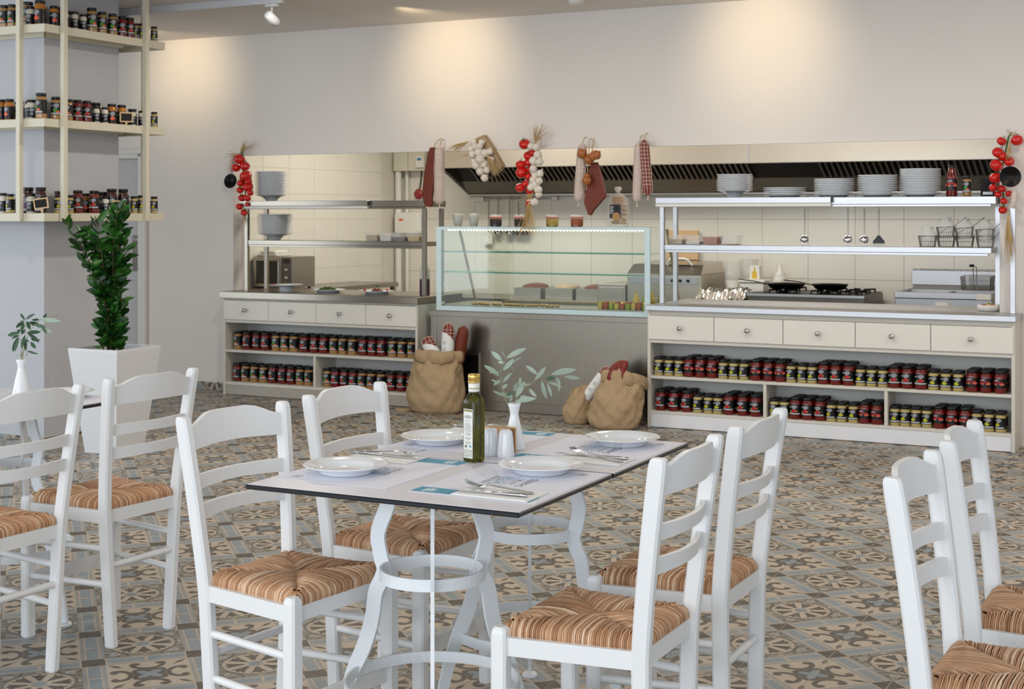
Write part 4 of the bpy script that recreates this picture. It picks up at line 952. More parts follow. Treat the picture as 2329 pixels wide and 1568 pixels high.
# ================================================================== DISPLAY UNIT
du = thing('steel_plinth', 'brushed steel base cabinet under the glass display case', 'cabinet', (-4.67, 9.70, 0)); ox, oy = -4.67, 9.70
def P(t, ox, oy, nm, m_, b, bev=.0015): return MB().box(b[0]-ox, b[1]-ox, b[2]-oy, b[3]-oy, b[4], b[5], bev).obj(nm, m_, t)
P(du, ox, oy, 'body', 'steel_panel', (-5.612, -3.726, 9.704, 10.34, .078, .712)); P(du, ox, oy, 'kick_board', 'steel_panel', (-5.60, -3.74, 9.715, 10.3, .003, .078))
P(du, ox, oy, 'top_edge', 'steel_panel', (-5.618, -3.724, 9.688, 10.36, .712, .752, .004)); P(du, ox, oy, 'corner_strip', 'steel', (-5.575, -5.555, 9.700, 9.706, .08, .710, .002)); P(du, ox, oy, 'corner_strip', 'steel', (-3.745, -3.73, 9.700, 9.706, .08, .710, .002))
vg = P(du, ox, oy, 'vent_grille', 'black_metal', (-5.42, -5.185, 9.697, 9.705, .07, .42)); P(du, ox, oy, 'grille_edge', 'steel', (-5.185, -5.176, 9.690, 9.705, .06, .44, .002))
for k in range(17): MB().box(-5.41-ox, -5.195-ox, -.012, -.004, .085+.019*k, .094+.019*k).obj('slat', 'black_metal', vg)
gc = thing('display_case', 'glass display case with two inner shelves and a light strip', 'display case', (-4.67, 9.70, .752)); oz = .752
def G(nm, m_, b, bev=0, par=None): return MB().box(b[0]-ox, b[1]-ox, b[2]-oy, b[3]-oy, b[4]-oz, b[5]-oz, bev).obj(nm, m_, par or gc)
G('base_tray', 'steel', (-5.55, -3.79, 9.712, 10.33, .753, .792, .002)); G('front_pane', 'pane_clear', (-5.52, -3.82, 9.702, 9.708, .79, 1.385))
G('frame_strip', 'glass_edge_blue', (-5.558, -5.515, 9.699, 9.710, .758, 1.405, .001)); G('frame_strip', 'glass_edge_blue', (-3.826, -3.784, 9.699, 9.710, .758, 1.405, .001))
G('frame_strip', 'glass_edge_blue', (-5.515, -3.826, 9.699, 9.710, .758, .792, .001)); G('frame_strip', 'glass_edge_blue', (-5.515, -3.826, 9.699, 9.710, 1.383, 1.405, .001))
G('top_pane', 'pane_clear', (-5.555, -3.787, 9.711, 10.08, 1.398, 1.406)); G('top_edge', 'glass_edge_green', (-5.555, -3.787, 9.7085, 9.7105, 1.398, 1.406))
for x in (-5.554, -3.792):
    v = [(x-ox, 9.712-oy, .795-oz), (x-ox, 10.33-oy, .795-oz), (x-ox, 10.05-oy, 1.396-oz), (x-ox, 9.712-oy, 1.396-oz)]; v2 = [(a+.006, b, c) for a, b, c in v]
    MB().add(v+v2, [(3, 2, 1, 0), (4, 5, 6, 7), (0, 1, 5, 4), (1, 2, 6, 5), (2, 3, 7, 6), (3, 0, 4, 7)]).obj('side_pane', 'pane_side', gc)
    MB().bar([(x+.003-ox, 10.335-oy, .793-oz), (x+.003-ox, 10.055-oy, 1.394-oz)], .012, .022, (1, 0, 0)).obj('rear_bar', 'case_trim', gc)
    MB().bar([(x+.003-ox, 9.712-oy, .795-oz), (x+.003-ox, 10.33-oy, .795-oz)], .012, .012, (1, 0, 0)).obj('bottom_bar', 'case_trim', gc)
for z in (1.215, 1.058):
    s_ = G('glass_shelf', 'pane_shelf', (-5.545, -3.80, 9.752, 10.04, z-.008, z)); G('shelf_edge', 'glass_edge_green', (-5.545, -3.80, 9.7485, 9.752, z-.009, z+.001), 0, s_)
ls = G('light_strip', 'steel', (-5.48, -3.83, 9.722, 9.752, 1.378, 1.396))
G('led_bar', 'led', (-5.47, -3.84, 9.7205, 9.722, 1.381, 1.389), 0, ls)
bead = MB().ball((0, 0, 0), .003, 6, 4).mesh('led_bead', 'led')
for k in range(60): link('led_bead', bead, ls, (-5.46+.0272*k-ox, 9.73-oy, 1.375-oz))
G('inner_deck', 'steel', (-5.53, -3.81, 9.73, 10.29, .793, .800)); 
grl = G('vent_rack', 'steel_dark', (-5.2, -3.85, 10.12, 10.28, .800, .812))
for k in range(64): MB().box(-5.19+.021*k-ox, -5.183+.021*k-ox, 10.122-oy, 10.278-oy, .812-oz, .820-oz).obj('rack_rib', 'case_trim', grl)
rp = random.Random(9)
for k in range(22):
    x = -5.30+.034*k+rp.uniform(-.008, .008); y = rp.uniform(9.80, 9.86)
    o = MB().ball((0, 0, .010), (rp.uniform(.018, .026), .018, .011), 8, 5, lob=.15).obj('pastry', 'pastry', None, (x, y, .800), rp.uniform(0, 3)); tag(o, '%s small flat pastry from the left on the display deck' % ORD[k], 'pastry', 'pastries on the display deck')
for k in range(2):
    for j in range(9):
        t = thing('dip_jar', '%s tiny dip jar from the left, %s row on the display deck' % (ORD[j], ('front', 'back')[k]), 'jar', (-4.20+.044*j, 9.76+.05*k, .8005), 0, 'tiny dip jars in the display case')
        MB().lathe([(.017, 0), (.019, .004), (.019, .040), (.016, .046)], 10).obj('glass_body', ['grain_yellow', 'grain_red', 'pesto'][(j+k) % 3], t); MB().lathe([(.0175, .046), (.018, .056), (.001, .057)], 10).obj('lid', 'grain_red' if j % 2 else 'gold_cap', t)
def squeeze(label, x, y, z, m_, s_=1.0, lvl=None):
    t = thing('squeeze_bottle', label, 'bottle', (x, y, z), 0, 'squeeze bottles'); t.scale = (s_, s_, s_)
    MB().lathe([(.024, 0), (.027, .004), (.027, .075), (.022, .088), (.016, .092)], 16).obj('body', m_, t)
    MB().lathe([(.018, .090), (.019, .100), (.010, .106), (.005, .130), (.002, .142), (.001, .142)], 12).obj('nozzle_cap', 'plastic_white' if lvl else m_, t)
squeeze('yellow mustard squeeze bottle inside the display case', -3.972, 9.90, .8005, 'mustard'); squeeze('green sauce squeeze bottle inside the display case', -3.900, 9.90, .8005, 'pesto')
squeeze('yellow squeeze bottle behind the right pane of the display case', -3.895, 10.02, .8005, 'mustard', .95); squeeze('pale squeeze bottle behind the right pane of the display case', -3.832, 10.02, .8005, 'jar_cream', .85)

# ---- things on top of the display case
ZG = 1.4065
def clip_jar(label, x, m_):
    t = thing('clip_jar', label, 'jar', (x, 9.90, ZG), 0, 'clip top jars on the display case')
    MB().lathe([(.038, 0), (.046, .005), (.047, .040), (.046, .058)], 20).obj('filling', m_, t)
    MB().lathe([(.048, .001), (.049, .058), (.044, .064)], 20, cap=False).obj('glass_body', 'jar_clear', t)
    MB().lathe([(.047, .064), (.052, .066), (.052, .071), (.047, .073)], 20).obj('seal_ring', 'label_orange', t)
    MB().lathe([(.047, .073), (.049, .076), (.047, .084), (.001, .085)], 20).obj('glass_lid', 'plastic_clear', t)
    MB().tube([(.05, -.006, .055), (.056, 0, .07), (.046, 0, .088), (-.046, 0, .088), (-.056, 0, .07)], .0016, 5).obj('wire_clip', 'chrome', t)
clip_jar('clip top jar of dark olives, leftmost on the display case', -5.142, 'grain_dark'); clip_jar('clip top jar of dark spread behind the tomato and garlic string', -4.93, 'grain_dark')
clip_jar('clip top jar of pale yellow pickles on the display case', -4.658, 'grain_yellow'); clip_jar('clip top jar of red-brown spice, rightmost on the display case', -4.452, 'grain_red')
def cup(label, x, n):
    t = thing('plastic_cup', label, 'cup', (x, 9.92, ZG), 0, 'plastic cups of sticks')
    MB().lathe([(.024, .001), (.028, .003), (.046, .088), (.047, .090), (.045, .088), (.024, .006)], 18).obj('cup', 'plastic_clear', t)
    r = random.Random(n)
    for k in range(26):
        a = r.uniform(0, 2*PI); q = r.uniform(0, .6); rr = r.uniform(.0, .034)
        MB().tube([(rr*.5*math.cos(a), rr*.5*math.sin(a), .012), (rr*1.15*math.cos(a), rr*1.15*math.sin(a), .090+r.uniform(.002, .014))], .0032, 5).obj('stick', 'grain_white', t)
cup('clear cup packed with white sticks, left end of the display case', -5.488, 1); cup('clear cup of white sticks next to the clip jars', -5.346, 2)
bg_ = thing('biscuit_bag', 'tied clear bag of round biscuits with black label on display case', 'bag', (-4.125, 9.92, ZG))
rr = random.Random(3)
for k in range(5):
    for j in range(2): MB().ball((0, 0, 0), (.036, .036, .014), 12, 6).obj('biscuit', 'biscuit', bg_, (.032*(1 if j else -1)*.9+.006, rr.uniform(-.01, .01), .035+.033*k)).rotation_euler = (rr.uniform(-.4, .4), rr.uniform(-.5, .5), 0)
for k in range(3): MB().ball((0, 0, 0), (.05, .04, .013), 12, 6).obj('biscuit', 'biscuit', bg_, (0, 0, .185+.018*k))
MB().loft([[(x*wd/2*1.0, y*.045*(.5+wd*3), z) for x, y in ((1, -.6), (1, .6), (.6, 1), (-.6, 1), (-1, .6), (-1, -.6), (-.6, -1), (.6, -1))] for z, wd in ((.0, .15), (.02, .165), (.12, .16), (.20, .145), (.235, .10), (.252, .03), (.262, .022))], smooth=True).obj('film', 'bag_film', bg_)
MB().loft([[(.030*a*math.cos(2*PI*j/10), .012*a*math.sin(2*PI*j/10), z) for j in range(10)] for z, a in ((.258, .35), (.275, .9), (.292, 1.0), (.300, .6))], smooth=True).obj('tied_end', 'plastic_clear', bg_)
lb = MB().box(-.045, .040, -.052, -.051, .065, .165).obj('black_label', 'label_black', bg_)
k = disc(MB(), .006, -.0528, .078, .031); k.obj('round_sticker', 'biscuit', lb)
k = MB()
for q in range(6): k.box(-.042, -.012-.003*(q % 3), -.0528, -.0522, .150-.010*q, .154-.010*q)
k.obj('white_print', 'ink_white', lb)

# ================================================================== PASS SHELVES (GANTRIES)
def gantry(label, x0, x1, yf, yr, xr1, zb, s1, s2, lampx, m_):
    t = thing('pass_shelf', label, 'shelf', (x0, yf, zb)); 
    def B(nm, mm, b, bev=.002): return MB().box(b[0]-x0, b[1]-x0, b[2]-yf, b[3]-yf, b[4]-zb, b[5]-zb, bev).obj(nm, mm, t)
    for x, y in ((x0, yf), (x1, yf), (x0, yr), (xr1, yr)): B('post', m_, (x-.016, x+.016, y-.016, y+.016, zb+.0005, s1[0]))
    for z0, z1 in (s1, s2):
        ex = .03 if z0 == s1[0] else -.018
        B('shelf', m_, (x0-ex, min(x1, xr1)+(.03 if z0 == s1[0] else 0), yf-.025 if z0 == s1[0] else yf-.012, yr+.02, z0+.012, z1, .004))
    B('under_rail', m_, (x0+.02, min(x1, xr1)-.02, yf-.006, yf+.02, s2[0]-.006, s2[0]+.012)); B('under_rail', m_, (x0+.02, min(x1, xr1), yf-.02, yf+.02, s1[0]-.004, s1[0]+.012))
    h_ = B('lamp_housing', m_, (x0-.035, lampx, yf-.05, yf-.024, s1[0]+.022, s1[1]+.002, .006)); B('lamp_lens', 'plastic_white', (x0-.035, lampx, yf-.052, yf-.02, s1[0]-.002, s1[0]+.020, .003))
    B('end_cap', 'black_plastic', (lampx, lampx+.012, yf-.049, yf-.022, s1[0]+.025, s1[1]))
    return t
gantry('two tier steel pass shelf over the left counter', -7.42, -5.70, 9.76, 10.03, -5.70, .859, (1.548, 1.61), (1.236, 1.285), -6.20, 'steel_panel')  # left shelf steel coloured darker to carry its dimmer reflections
gantry('two tier steel pass shelf over the right counter', -3.683, -1.288, 9.685, 9.955, -1.42, .862, (1.556, 1.617), (1.235, 1.284), -2.455, 'steel_bright')
# ---- stacked plates, each a thing of its own
def stack(label, x, y, z, n, r, dz, deep, grp):
    if deep: pr = [(r*.30, 0), (r*.31, .001), (r*.34, .010), (r*.55, .035), (r*.86, .048), (r, .0515), (r, .054), (r*.85, .051), (r*.55, .040), (r*.3, .016), (.001, .015)]
    else: pr = [(r*.60, 0), (r*.66, .003), (r*.78, .012), (r, .0165), (r, .019), (r*.78, .0155), (r*.62, .007), (.001, .006)]
    me = MB().lathe(pr, 32).mesh('stacked_plate', 'porcelain'); q = random.Random(n)
    for k in range(n): tag(link('stacked_plate', me, None, (x+q.uniform(-.002, .002), y+q.uniform(-.002, .002), z+.0005+k*dz)), ('topmost ' if k == n-1 else ORD[k]+' from below, ')+label, 'plate', grp)
stack('deep white plate in the stack on the left pass shelf top', -7.26, 9.88, 1.61, 18, .137, .0115, True, 'deep plates, top of left pass shelf')
stack('deep white plate in the film wrapped stack, lower left pass shelf', -7.238, 9.90, 1.285, 15, .138, .0115, True, 'film wrapped plates')
fm = MB().lathe([(.055, .003), (.06, .03), (.142, .048), (.148, .06), (.146, .12), (.149, .20), (.135, .222), (.04, .224)], 20); fm.v = [(x*(1+.03*math.sin(31*z+9*math.atan2(y, x))), y*(1+.03*math.sin(27*z+11*math.atan2(y, x))), z) for x, y, z in fm.v]
tag(fm.obj('plastic_wrap', 'bag_film', None, (-7.238, 9.90, 1.2855)), 'clear plastic film around the lower left stack of plates', 'plastic film')
stack('deep white plate in the footed stack, left on right pass shelf', -3.189, 9.82, 1.617, 11, .127, .0112, True, 'deep plates on right pass shelf')
stack('flat white plate in the lowest stack on right pass shelf', -2.828, 9.82, 1.617, 5, .147, .0125, False, 'lowest plate stack')
stack('flat white plate in the third stack on right pass shelf', -2.481, 9.82, 1.617, 10, .135, .0120, False, 'third plate stack')
stack('flat white plate in the fourth stack on right pass shelf', -2.183, 9.82, 1.617, 12, .132, .0118, False, 'fourth plate stack')
stack('flat white plate in the tallest stack on right pass shelf', -1.898, 9.82, 1.617, 16, .135, .0112, False, 'tallest plate stack')
sb = thing('sauce_bottle', 'tall bottle of red tomato sauce beside the plate stacks', 'bottle', (-1.69, 9.80, 1.6175))
MB().lathe([(.034, 0), (.037, .004), (.037, .11), (.034, .135), (.026, .165), (.0215, .19)], 20).obj('glass_body', 'jar_red', sb); MB().lathe([(.023, .188), (.0235, .212), (.001, .213)], 18).obj('cap', 'black_plastic', sb)
k = link('paper_label', JM['O'][2], sb); k.scale = (1.0, 1.0, 1.25)
jar('G', -1.592, 9.80, 1.6175, 'bean jar with green label beside the tomato sauce bottle', 'jars on the pass shelf', .92, 0)
t = thing('chalk_sign', 'dark little board at the right end of the right pass shelf', 'sign', (-1.455, 9.76, 1.6175), R_(8), 'small chalkboard price signs'); MB().box(-.045, .045, -.004, .004, 0, .115, .001).obj('frame', 'slate', t); MB().box(-.03, .03, -.0055, -.004, .012, .03).obj('white_print', 'ink_white', t)

def tub(label, x, y, z, w_, m_, fill):
    t = thing('food_tub', label, 'container', (x, y, z), 0, 'clear plastic tubs of ingredients')
    h_ = .066; a, b = w_*.42, w_*.5
    def rr_(q, zz): return [(q, q*1.2, zz), (-q, q*1.2, zz), (-q, -q*1.2, zz), (q, -q*1.2, zz)]
    MB().loft([rr_(a, .0008), rr_(b, h_), rr_(b*1.06, h_), rr_(b*1.06, h_-.003)], smooth=False, cap=False).obj('tub', 'box_film', t)
    if fill: MB().loft([rr_(a*.96, .002), rr_(a+(b-a)*fill*.9, h_*fill), rr_(a*.5, h_*fill*1.06)], smooth=False).obj('filling', m_, t)
tub('clear tub of beige grain, leftmost on the left pass shelf', -6.215, 9.86, 1.2855, .115, 'grain_beige', .7); tub('clear tub of white cheese on the left pass shelf', -6.085, 9.86, 1.2855, .115, 'grain_white', .6)
tub('clear tub of dark olives on the left pass shelf', -5.955, 9.86, 1.2855, .115, 'grain_dark', .5); tub('clear tub of yellow corn on the left pass shelf', -5.825, 9.86, 1.2855, .115, 'grain_yellow', .6)
tub('clear tub of beige nuts, leftmost on the right pass shelf', -3.605, 9.80, 1.2845, .115, 'grain_beige', .55); tub('clear tub of white salt on the right pass shelf', -3.475, 9.80, 1.2845, .115, 'grain_white', .35)
tub('clear tub of red-brown grain on the right pass shelf', -3.345, 9.80, 1.2845, .115, 'grain_red', .8); tub('almost empty clear tub on the right pass shelf', -3.205, 9.80, 1.2845, .125, 'grain_beige', .1)

# ---- wire serving baskets with liners
def basket_mesh():
    mb = MB(); a, b, h_ = .055, .045, .072
    def rect(q, z, r): mb.tube([(a*q, b*q, z), (-a*q, b*q, z), (-a*q, -b*q, z), (a*q, -b*q, z), (a*q, b*q, z)], r, 5, smooth=False)
    rect(1.0, h_, .0022); rect(.9, .036, .0012); rect(.8, .002, .0016)
    for k in range(9):
        u = -1+2*k/8
        for s_ in (-1, 1): mb.tube([(a*.8*u, s_*b*.8, .002), (a*u, s_*b, h_)], .0009, 4); mb.tube([(s_*a*.8, b*.8*u, .002), (s_*a, b*u, h_)], .0009, 4)
        mb.tube([(a*.8*u, -b*.8, .002), (a*.8*u, b*.8, .002)], .0009, 4)
    return mb
bme = basket_mesh().mesh('wire_frame', 'steel_dark'); hme = MB().tube([(.05, -.012, .072), (.10, -.014, .108), (.135, 0, .130), (.10, .014, .108), (.05, .012, .072)], .0022, 6).mesh('handle', 'steel')
lin = MB().loft([[(x*q, y*q*.8, z) for x, y in ((1, 1), (0, 1.15), (-1, 1), (-1.1, 0), (-1, -1), (0, -1.15), (1, -1), (1.1, 0))] for z, q in ((.006, .042), (.07, .050), (.10, .040), (.125, .022), (.135, .03))], smooth=True)
lin.v = [(x+.012*math.sin(40*z+5*y*30), y+.010*math.sin(50*z+x*60), z) for x, y, z in lin.v]; lme = lin.mesh('paper_liner', 'bag_film')
for i, (x, y, z, ry, nm) in enumerate(((-1.845, 9.80, 1.2845, 0, 'leftmost wire basket on the right pass shelf'), (-1.725, 9.80, 1.2845, 0, 'second wire basket on the right pass shelf, bottom layer'), (-1.605, 9.80, 1.2845, 0, 'third wire basket on the right pass shelf, bottom layer'), (-1.475, 9.80, 1.2845, 0, 'rightmost wire basket on the right pass shelf'),
        (-1.725, 9.80, 1.345, -.05, 'wire basket nested on top of the second basket'), (-1.605, 9.80, 1.340, -.08, 'wire basket nested on top of the third basket'), (-1.475, 9.80, 1.33, -.05, 'wire basket nested on top of the rightmost basket'))):
    t = thing('wire_basket', nm, 'basket', (x, y, z), 0, 'wire serving baskets'); t.rotation_euler = (0, ry, 0)
    link('wire_frame', bme, t); link('handle', hme, t)
    if i != 1 and i != 2: link('paper_liner', lme, t)
# ---- ladles under the right pass shelf
def ladle(label, x, kind):
    t = thing('kitchen_ladle', label, 'utensil', (x, 9.968, 1.30), 0, 'utensils hung under the right pass shelf')
    MB().tube([(0, .012, .268), (0, .0, .262), (0, -.006, .25), (0, 0, .235), (0, 0, .05)], [.003, .003, .003, .005, .004], 6, flat=.6).obj('handle', 'steel', t)
    if kind: MB().loft([[(q*math.cos(2*PI*j/14), -.012+q*.75*math.sin(2*PI*j/14), z) for j in range(14)] for z, q in ((.052, .012), (.046, .026), (.028, .033), (.010, .029), (-.001, .014), (-.004, .003))], smooth=True).obj('bowl', 'chrome', t)
    else:
        k = MB(); k.loft([[(-q, -.004, z), (q, -.004, z), (q, .004, z), (-q, .004, z)] for z, q in ((.055, .008), (.035, .022), (.018, .038), (.0, .040))], smooth=False); k.obj('head', 'black_plastic', t)
        for j in range(6): MB().box(-.039+.0135*j, -.031+.0135*j, -.004, .004, -.012, .001).obj('tine', 'plastic_white', t)
ladle('round steel ladle, far left under the right pass shelf', -2.724, 1); ladle('round steel ladle, left of the close pair under the shelf', -2.419, 1); ladle('round steel ladle, right of the close pair under the shelf', -2.305, 1); ladle('black spaghetti server hanging right of the ladles', -2.206, 0)

# ---- dishes on the left worktop
ZW = .8595
pb = thing('pedestal_bowl', 'white wide rimmed bowl on a narrow foot, left worktop', 'bowl', (-7.08, 9.84, ZW)); MB().lathe([(.052, 0), (.054, .002), (.056, .034), (.085, .046), (.140, .056), (.140, .059), (.085, .051), (.045, .038), (.001, .037)], 32).obj('bowl', 'porcelain', pb)
MB().ball((-.10, -.03, .058), (.012, .009, .006), 8, 5).obj('garnish', 'tomato', pb)
def dish(label, x, m_, sz, n, extra=None):
    t = thing('served_dish', label, 'plate of food', (x, 9.84, ZW)); r = random.Random(n)
    MB().lathe([(.085, 0), (.090, .002), (.098, .016), (.140, .024), (.140, .027), (.098, .020), (.088, .010), (.001, .009)], 32).obj('plate', 'porcelain', t)
    for k in range(n):
        a = r.uniform(0, 2*PI); q = r.uniform(0, sz)
        MB().ball((q*math.cos(a), q*math.sin(a)*.8, .012+r.uniform(.005, .035)*(1-q/sz*.7)), (r.uniform(.012, .026), r.uniform(.012, .022), r.uniform(.006, .014)), 7, 5, lob=.2, nl=3).obj('morsel', m_, t)
    for c, m2 in (extra or []): MB().ball(c, (.014, .014, .009), 8, 5).obj('garnish', m2, t)
dish('white plate heaped with dark green salad on left worktop', -6.66, 'salad', .085, 34, [((0, 0, .05), 'garlic')])
dish('white plate with browned meat and tomato garnish on left worktop', -6.19, 'meat', .055, 20, [((.0, 0, .066), 'leaf_bay'), ((-.10, -.02, .030), 'tomato'), ((.085, .02, .034), 'tomato'), ((.10, .0, .034), 'tomato')])
pbq = thing('sauce_bottle', 'clear squeeze bottle half filled with purple sauce', 'bottle', (-5.745, 9.84, ZW)); MB().lathe([(.038, 0), (.041, .004), (.041, .130)], 20).obj('sauce', 'purple_sauce', pbq)
MB().lathe([(.041, .130), (.041, .205), (.030, .222), (.022, .226)], 20).obj('upper_body', 'plastic_clear', pbq); MB().lathe([(.026, .224), (.026, .238), (.008, .244), (.003, .268), (.001, .268)], 14).obj('nozzle_cap', 'plastic_clear', pbq)
t = thing('ingredient_dish', 'small white dish at the right end of the right worktop', 'bowl', (-1.47, 9.87, .8625)); MB().lathe([(.062, 0), (.068, .003), (.070, .040), (.066, .042), (.062, .012), (.001, .010)], 24).obj('bowl', 'plastic_white', t)
for k in range(6): MB().ball((.03*math.cos(k), .03*math.sin(k), .038), (.022, .016, .008), 7, 5).obj('morsel', ['grain_red', 'sausage_red', 'pastry'][k % 3], t)

# ================================================================== KITCHEN EQUIPMENT
sbn = thing('side_bench', 'steel bench along the left kitchen wall', 'bench', (-7.58, 11.1, 0)); MB().box(-.255, .28, -.76, .9, .80, .84, .003).obj('top', 'steel', sbn)
for x in (-.22, .24):
    for y in (-.72, .86): MB().box(x-.02, x+.02, y-.02, y+.02, 0, .80).obj('leg', 'steel', sbn)
MB().box(-.25, .27, -.75, .88, .25, .27).obj('under_shelf', 'steel', sbn)
mw = thing('microwave_oven', 'steel microwave oven with dark door behind the left pass shelf', 'microwave', (-7.625, 10.38, .8405))
MB().box(-.205, .215, .012, .36, .012, .285, .004).obj('body', 'steel', mw); d_ = MB().box(-.20, .105, -.004, .012, .018, .28, .003).obj('door', 'steel', mw); MB().box(-.165, .070, -.006, -.003, .045, .250, .002).obj('window', 'microwave_glass', d_)
MB().box(.082, .096, -.030, -.018, .05, .245, .004).obj('handle', 'steel_bright', d_); cp = MB().box(.108, .212, -.002, .012, .018, .28, .003).obj('control_panel', 'steel_dark', mw)
MB().box(.125, .195, -.004, -.002, .23, .265).obj('display', 'microwave_glass', cp)
for k in range(2): MB().lathe([(.019, 0), (.017, .016), (.001, .017)], 14, xf=Matrix.Translation((.160, -.002, .17-.07*k)) @ Matrix.Rotation(PI/2, 4, 'X')).obj('dial', 'steel_bright', cp)
for x in (-.17, .18): MB().lathe([(.014, 0), (.014, .013)], 10, (x, .06, 0)).obj('foot', 'black_plastic', mw); MB().lathe([(.014, 0), (.014, .013)], 10, (x, .32, 0)).obj('foot', 'black_plastic', mw)
pk = MB(); pk.box(-.19, .02, .04, .26, 0, .022, .004); pk.box(-.17, .0, .05, .25, .022, .052, .01); tag(pk.obj('paper_pack', 'plastic_white', None, (-7.625, 10.38, 1.126)), 'white pack lying on top of the microwave', 'pack')

hd = thing('extractor_hood', 'long stainless extractor hood across the kitchen back wall', 'extractor hood', (-4.0, 12.25, 1.684)); ox, oy, oz = -4.0, 12.25, 1.684
def Hb(nm, m_, b, bev=.002): return MB().box(b[0]-ox, b[1]-ox, b[2]-oy, b[3]-oy, b[4]-oz, b[5]-oz, bev).obj(nm, m_, hd)
Hb('fascia', 'hood_steel', (-6.955, -3.85, 12.25, 12.27, 1.955, 2.40)); Hb('fascia', 'hood_steel', (-3.848, -1.06, 12.25, 12.27, 1.955, 2.40)); Hb('lip', 'steel', (-6.955, -1.06, 12.25, 12.30, 1.950, 1.958)); Hb('seam', 'steel_bright', (-3.856, -3.842, 12.247, 12.25, 1.955, 2.39))
def quad(nm, m_, p, th=.004):
    a, b, c, d = [Vector(q)-Vector((ox, oy, oz)) for q in p]; n_ = (b-a).cross(c-a).normalized()*th
    return MB().add([a, b, c, d, a+n_, b+n_, c+n_, d+n_], [(3, 2, 1, 0), (4, 5, 6, 7), (0, 1, 5, 4), (1, 2, 6, 5), (2, 3, 7, 6), (3, 0, 4, 7)]).obj(nm, m_, hd)
for x in (-6.955, -1.07): quad('end_panel', 'steel', [(x, 12.25, 1.955), (x, 12.88, 1.684), (x, 12.88, 2.40), (x, 12.25, 2.40)])
quad('end_rim', 'steel_bright', [(-6.965, 12.25, 1.945), (-6.965, 12.88, 1.674), (-6.965, 12.88, 1.700), (-6.965, 12.25, 1.970)], -.012)
fp = quad('filter_panel', 'black_metal', [(-6.95, 12.30, 2.075), (-1.07, 12.30, 2.075), (-1.07, 12.62, 1.83), (-6.95, 12.62, 1.83)])
quad('trough_panel', 'steel_dark', [(-6.95, 12.62, 1.83), (-1.07, 12.62, 1.83), (-1.07, 12.80, 1.70), (-6.95, 12.80, 1.70)]); Hb('bottom_rim', 'steel', (-6.955, -1.07, 12.79, 12.88, 1.684, 1.704))
sl = MB().bar([(0, 0, 0), (.03, .30, -.23)], .020, .030, (1, 0, 0)).mesh('slat', 'steel_dark')
for a, b in ((-6.75, -3.86), (-3.28, -1.12)):
    n_ = int((b-a)/.052)
    for k in range(n_): link('slat', sl, fp, (a+.052*k-ox, 12.31-oy, 2.055-oz))
# boxes, dispenser and hose on the far wall
t = thing('fuse_box', 'beige electrical box high on the kitchen wall, left one', 'electrical box', (-7.745, 12.885, 1.95)); MB().box(-.085, .085, -.12, 0, 0, .20, .004).obj('body', 'device_beige', t); MB().box(-.03, .045, -.123, -.12, .08, .17, .002).obj('cover', 'device_beige', t)
t = thing('fuse_box', 'beige electrical box high on the kitchen wall, right one', 'electrical box', (-7.545, 12.885, 1.95)); MB().box(-.108, .10, -.12, 0, 0, .20, .004).obj('body', 'device_beige', t)
t = thing('thermostat', 'small white thermostat with blue display by the fuse boxes', 'thermostat', (-7.50, 12.76, 1.98)); MB().box(-.05, .05, -.02, .003, 0, .12, .004).obj('body', 'plastic_white', t); MB().box(-.03, .02, -.022, -.02, .075, .1).obj('display', 'ink_text_blue', t)
t = thing('gas_valve', 'round reddish gas valve hanging by a cable under the fuse boxes', 'valve', (-7.545, 12.80, 1.66)); MB().lathe([(.02, -.02), (.05, -.012), (.055, 0), (.05, .012), (.02, .02)], 20, xf=Matrix.Translation((0, 0, .05)) @ Matrix.Rotation(PI/2, 4, 'X')).obj('wheel', 'hose_red', t)
MB().lathe([(.016, -.03), (.016, .0)], 12, xf=Matrix.Translation((0, 0, .05)) @ Matrix.Rotation(-PI/2, 4, 'X') @ Matrix.Rotation(PI, 4, 'X')).obj('hub', 'plastic_white', t); MB().tube([(0, .02, .10), (0, .05, .2), (.0, .06, .292)], .008, 6).obj('cable', 'black_plastic', t)
t = thing('towel_dispenser', 'white rounded paper towel dispenser on the kitchen wall', 'dispenser', (-7.66, 12.886, 1.31)); 
MB().loft([[(x*w_, y, z) for x, y in ((.155, 0), (.155, -.12), (.13, -.155), (-.13, -.155), (-.155, -.12), (-.155, 0))] for z, w_ in ((0, .96), (.02, 1), (.18, 1), (.21, .93))], smooth=False).obj('cover', 'plastic_white', t); MB().box(-.08, -.03, -.158, -.1555, .125, .145).obj('emblem', 'label_orange', t)

bk = thing('back_bench', 'long steel bench under the extractor hood', 'bench', (-4.0, 12.55, 0)); MB().box(-2.9, 2.94, -.42, .33, .66, .70, .003).obj('top', 'steel', bk); MB().box(-2.88, 2.92, -.38, .32, .0, .66, .003).obj('body', 'steel_panel', bk)
for k in range(8): d_ = MB().box(-2.85+.72*k, -2.16+.72*k, -.395, -.38, .08, .64, .003).obj('door', 'steel_panel', bk); MB().box(-2.65+.72*k, -2.36+.72*k, -.41, -.395, .59, .605, .002).obj('handle', 'steel_bright', d_)
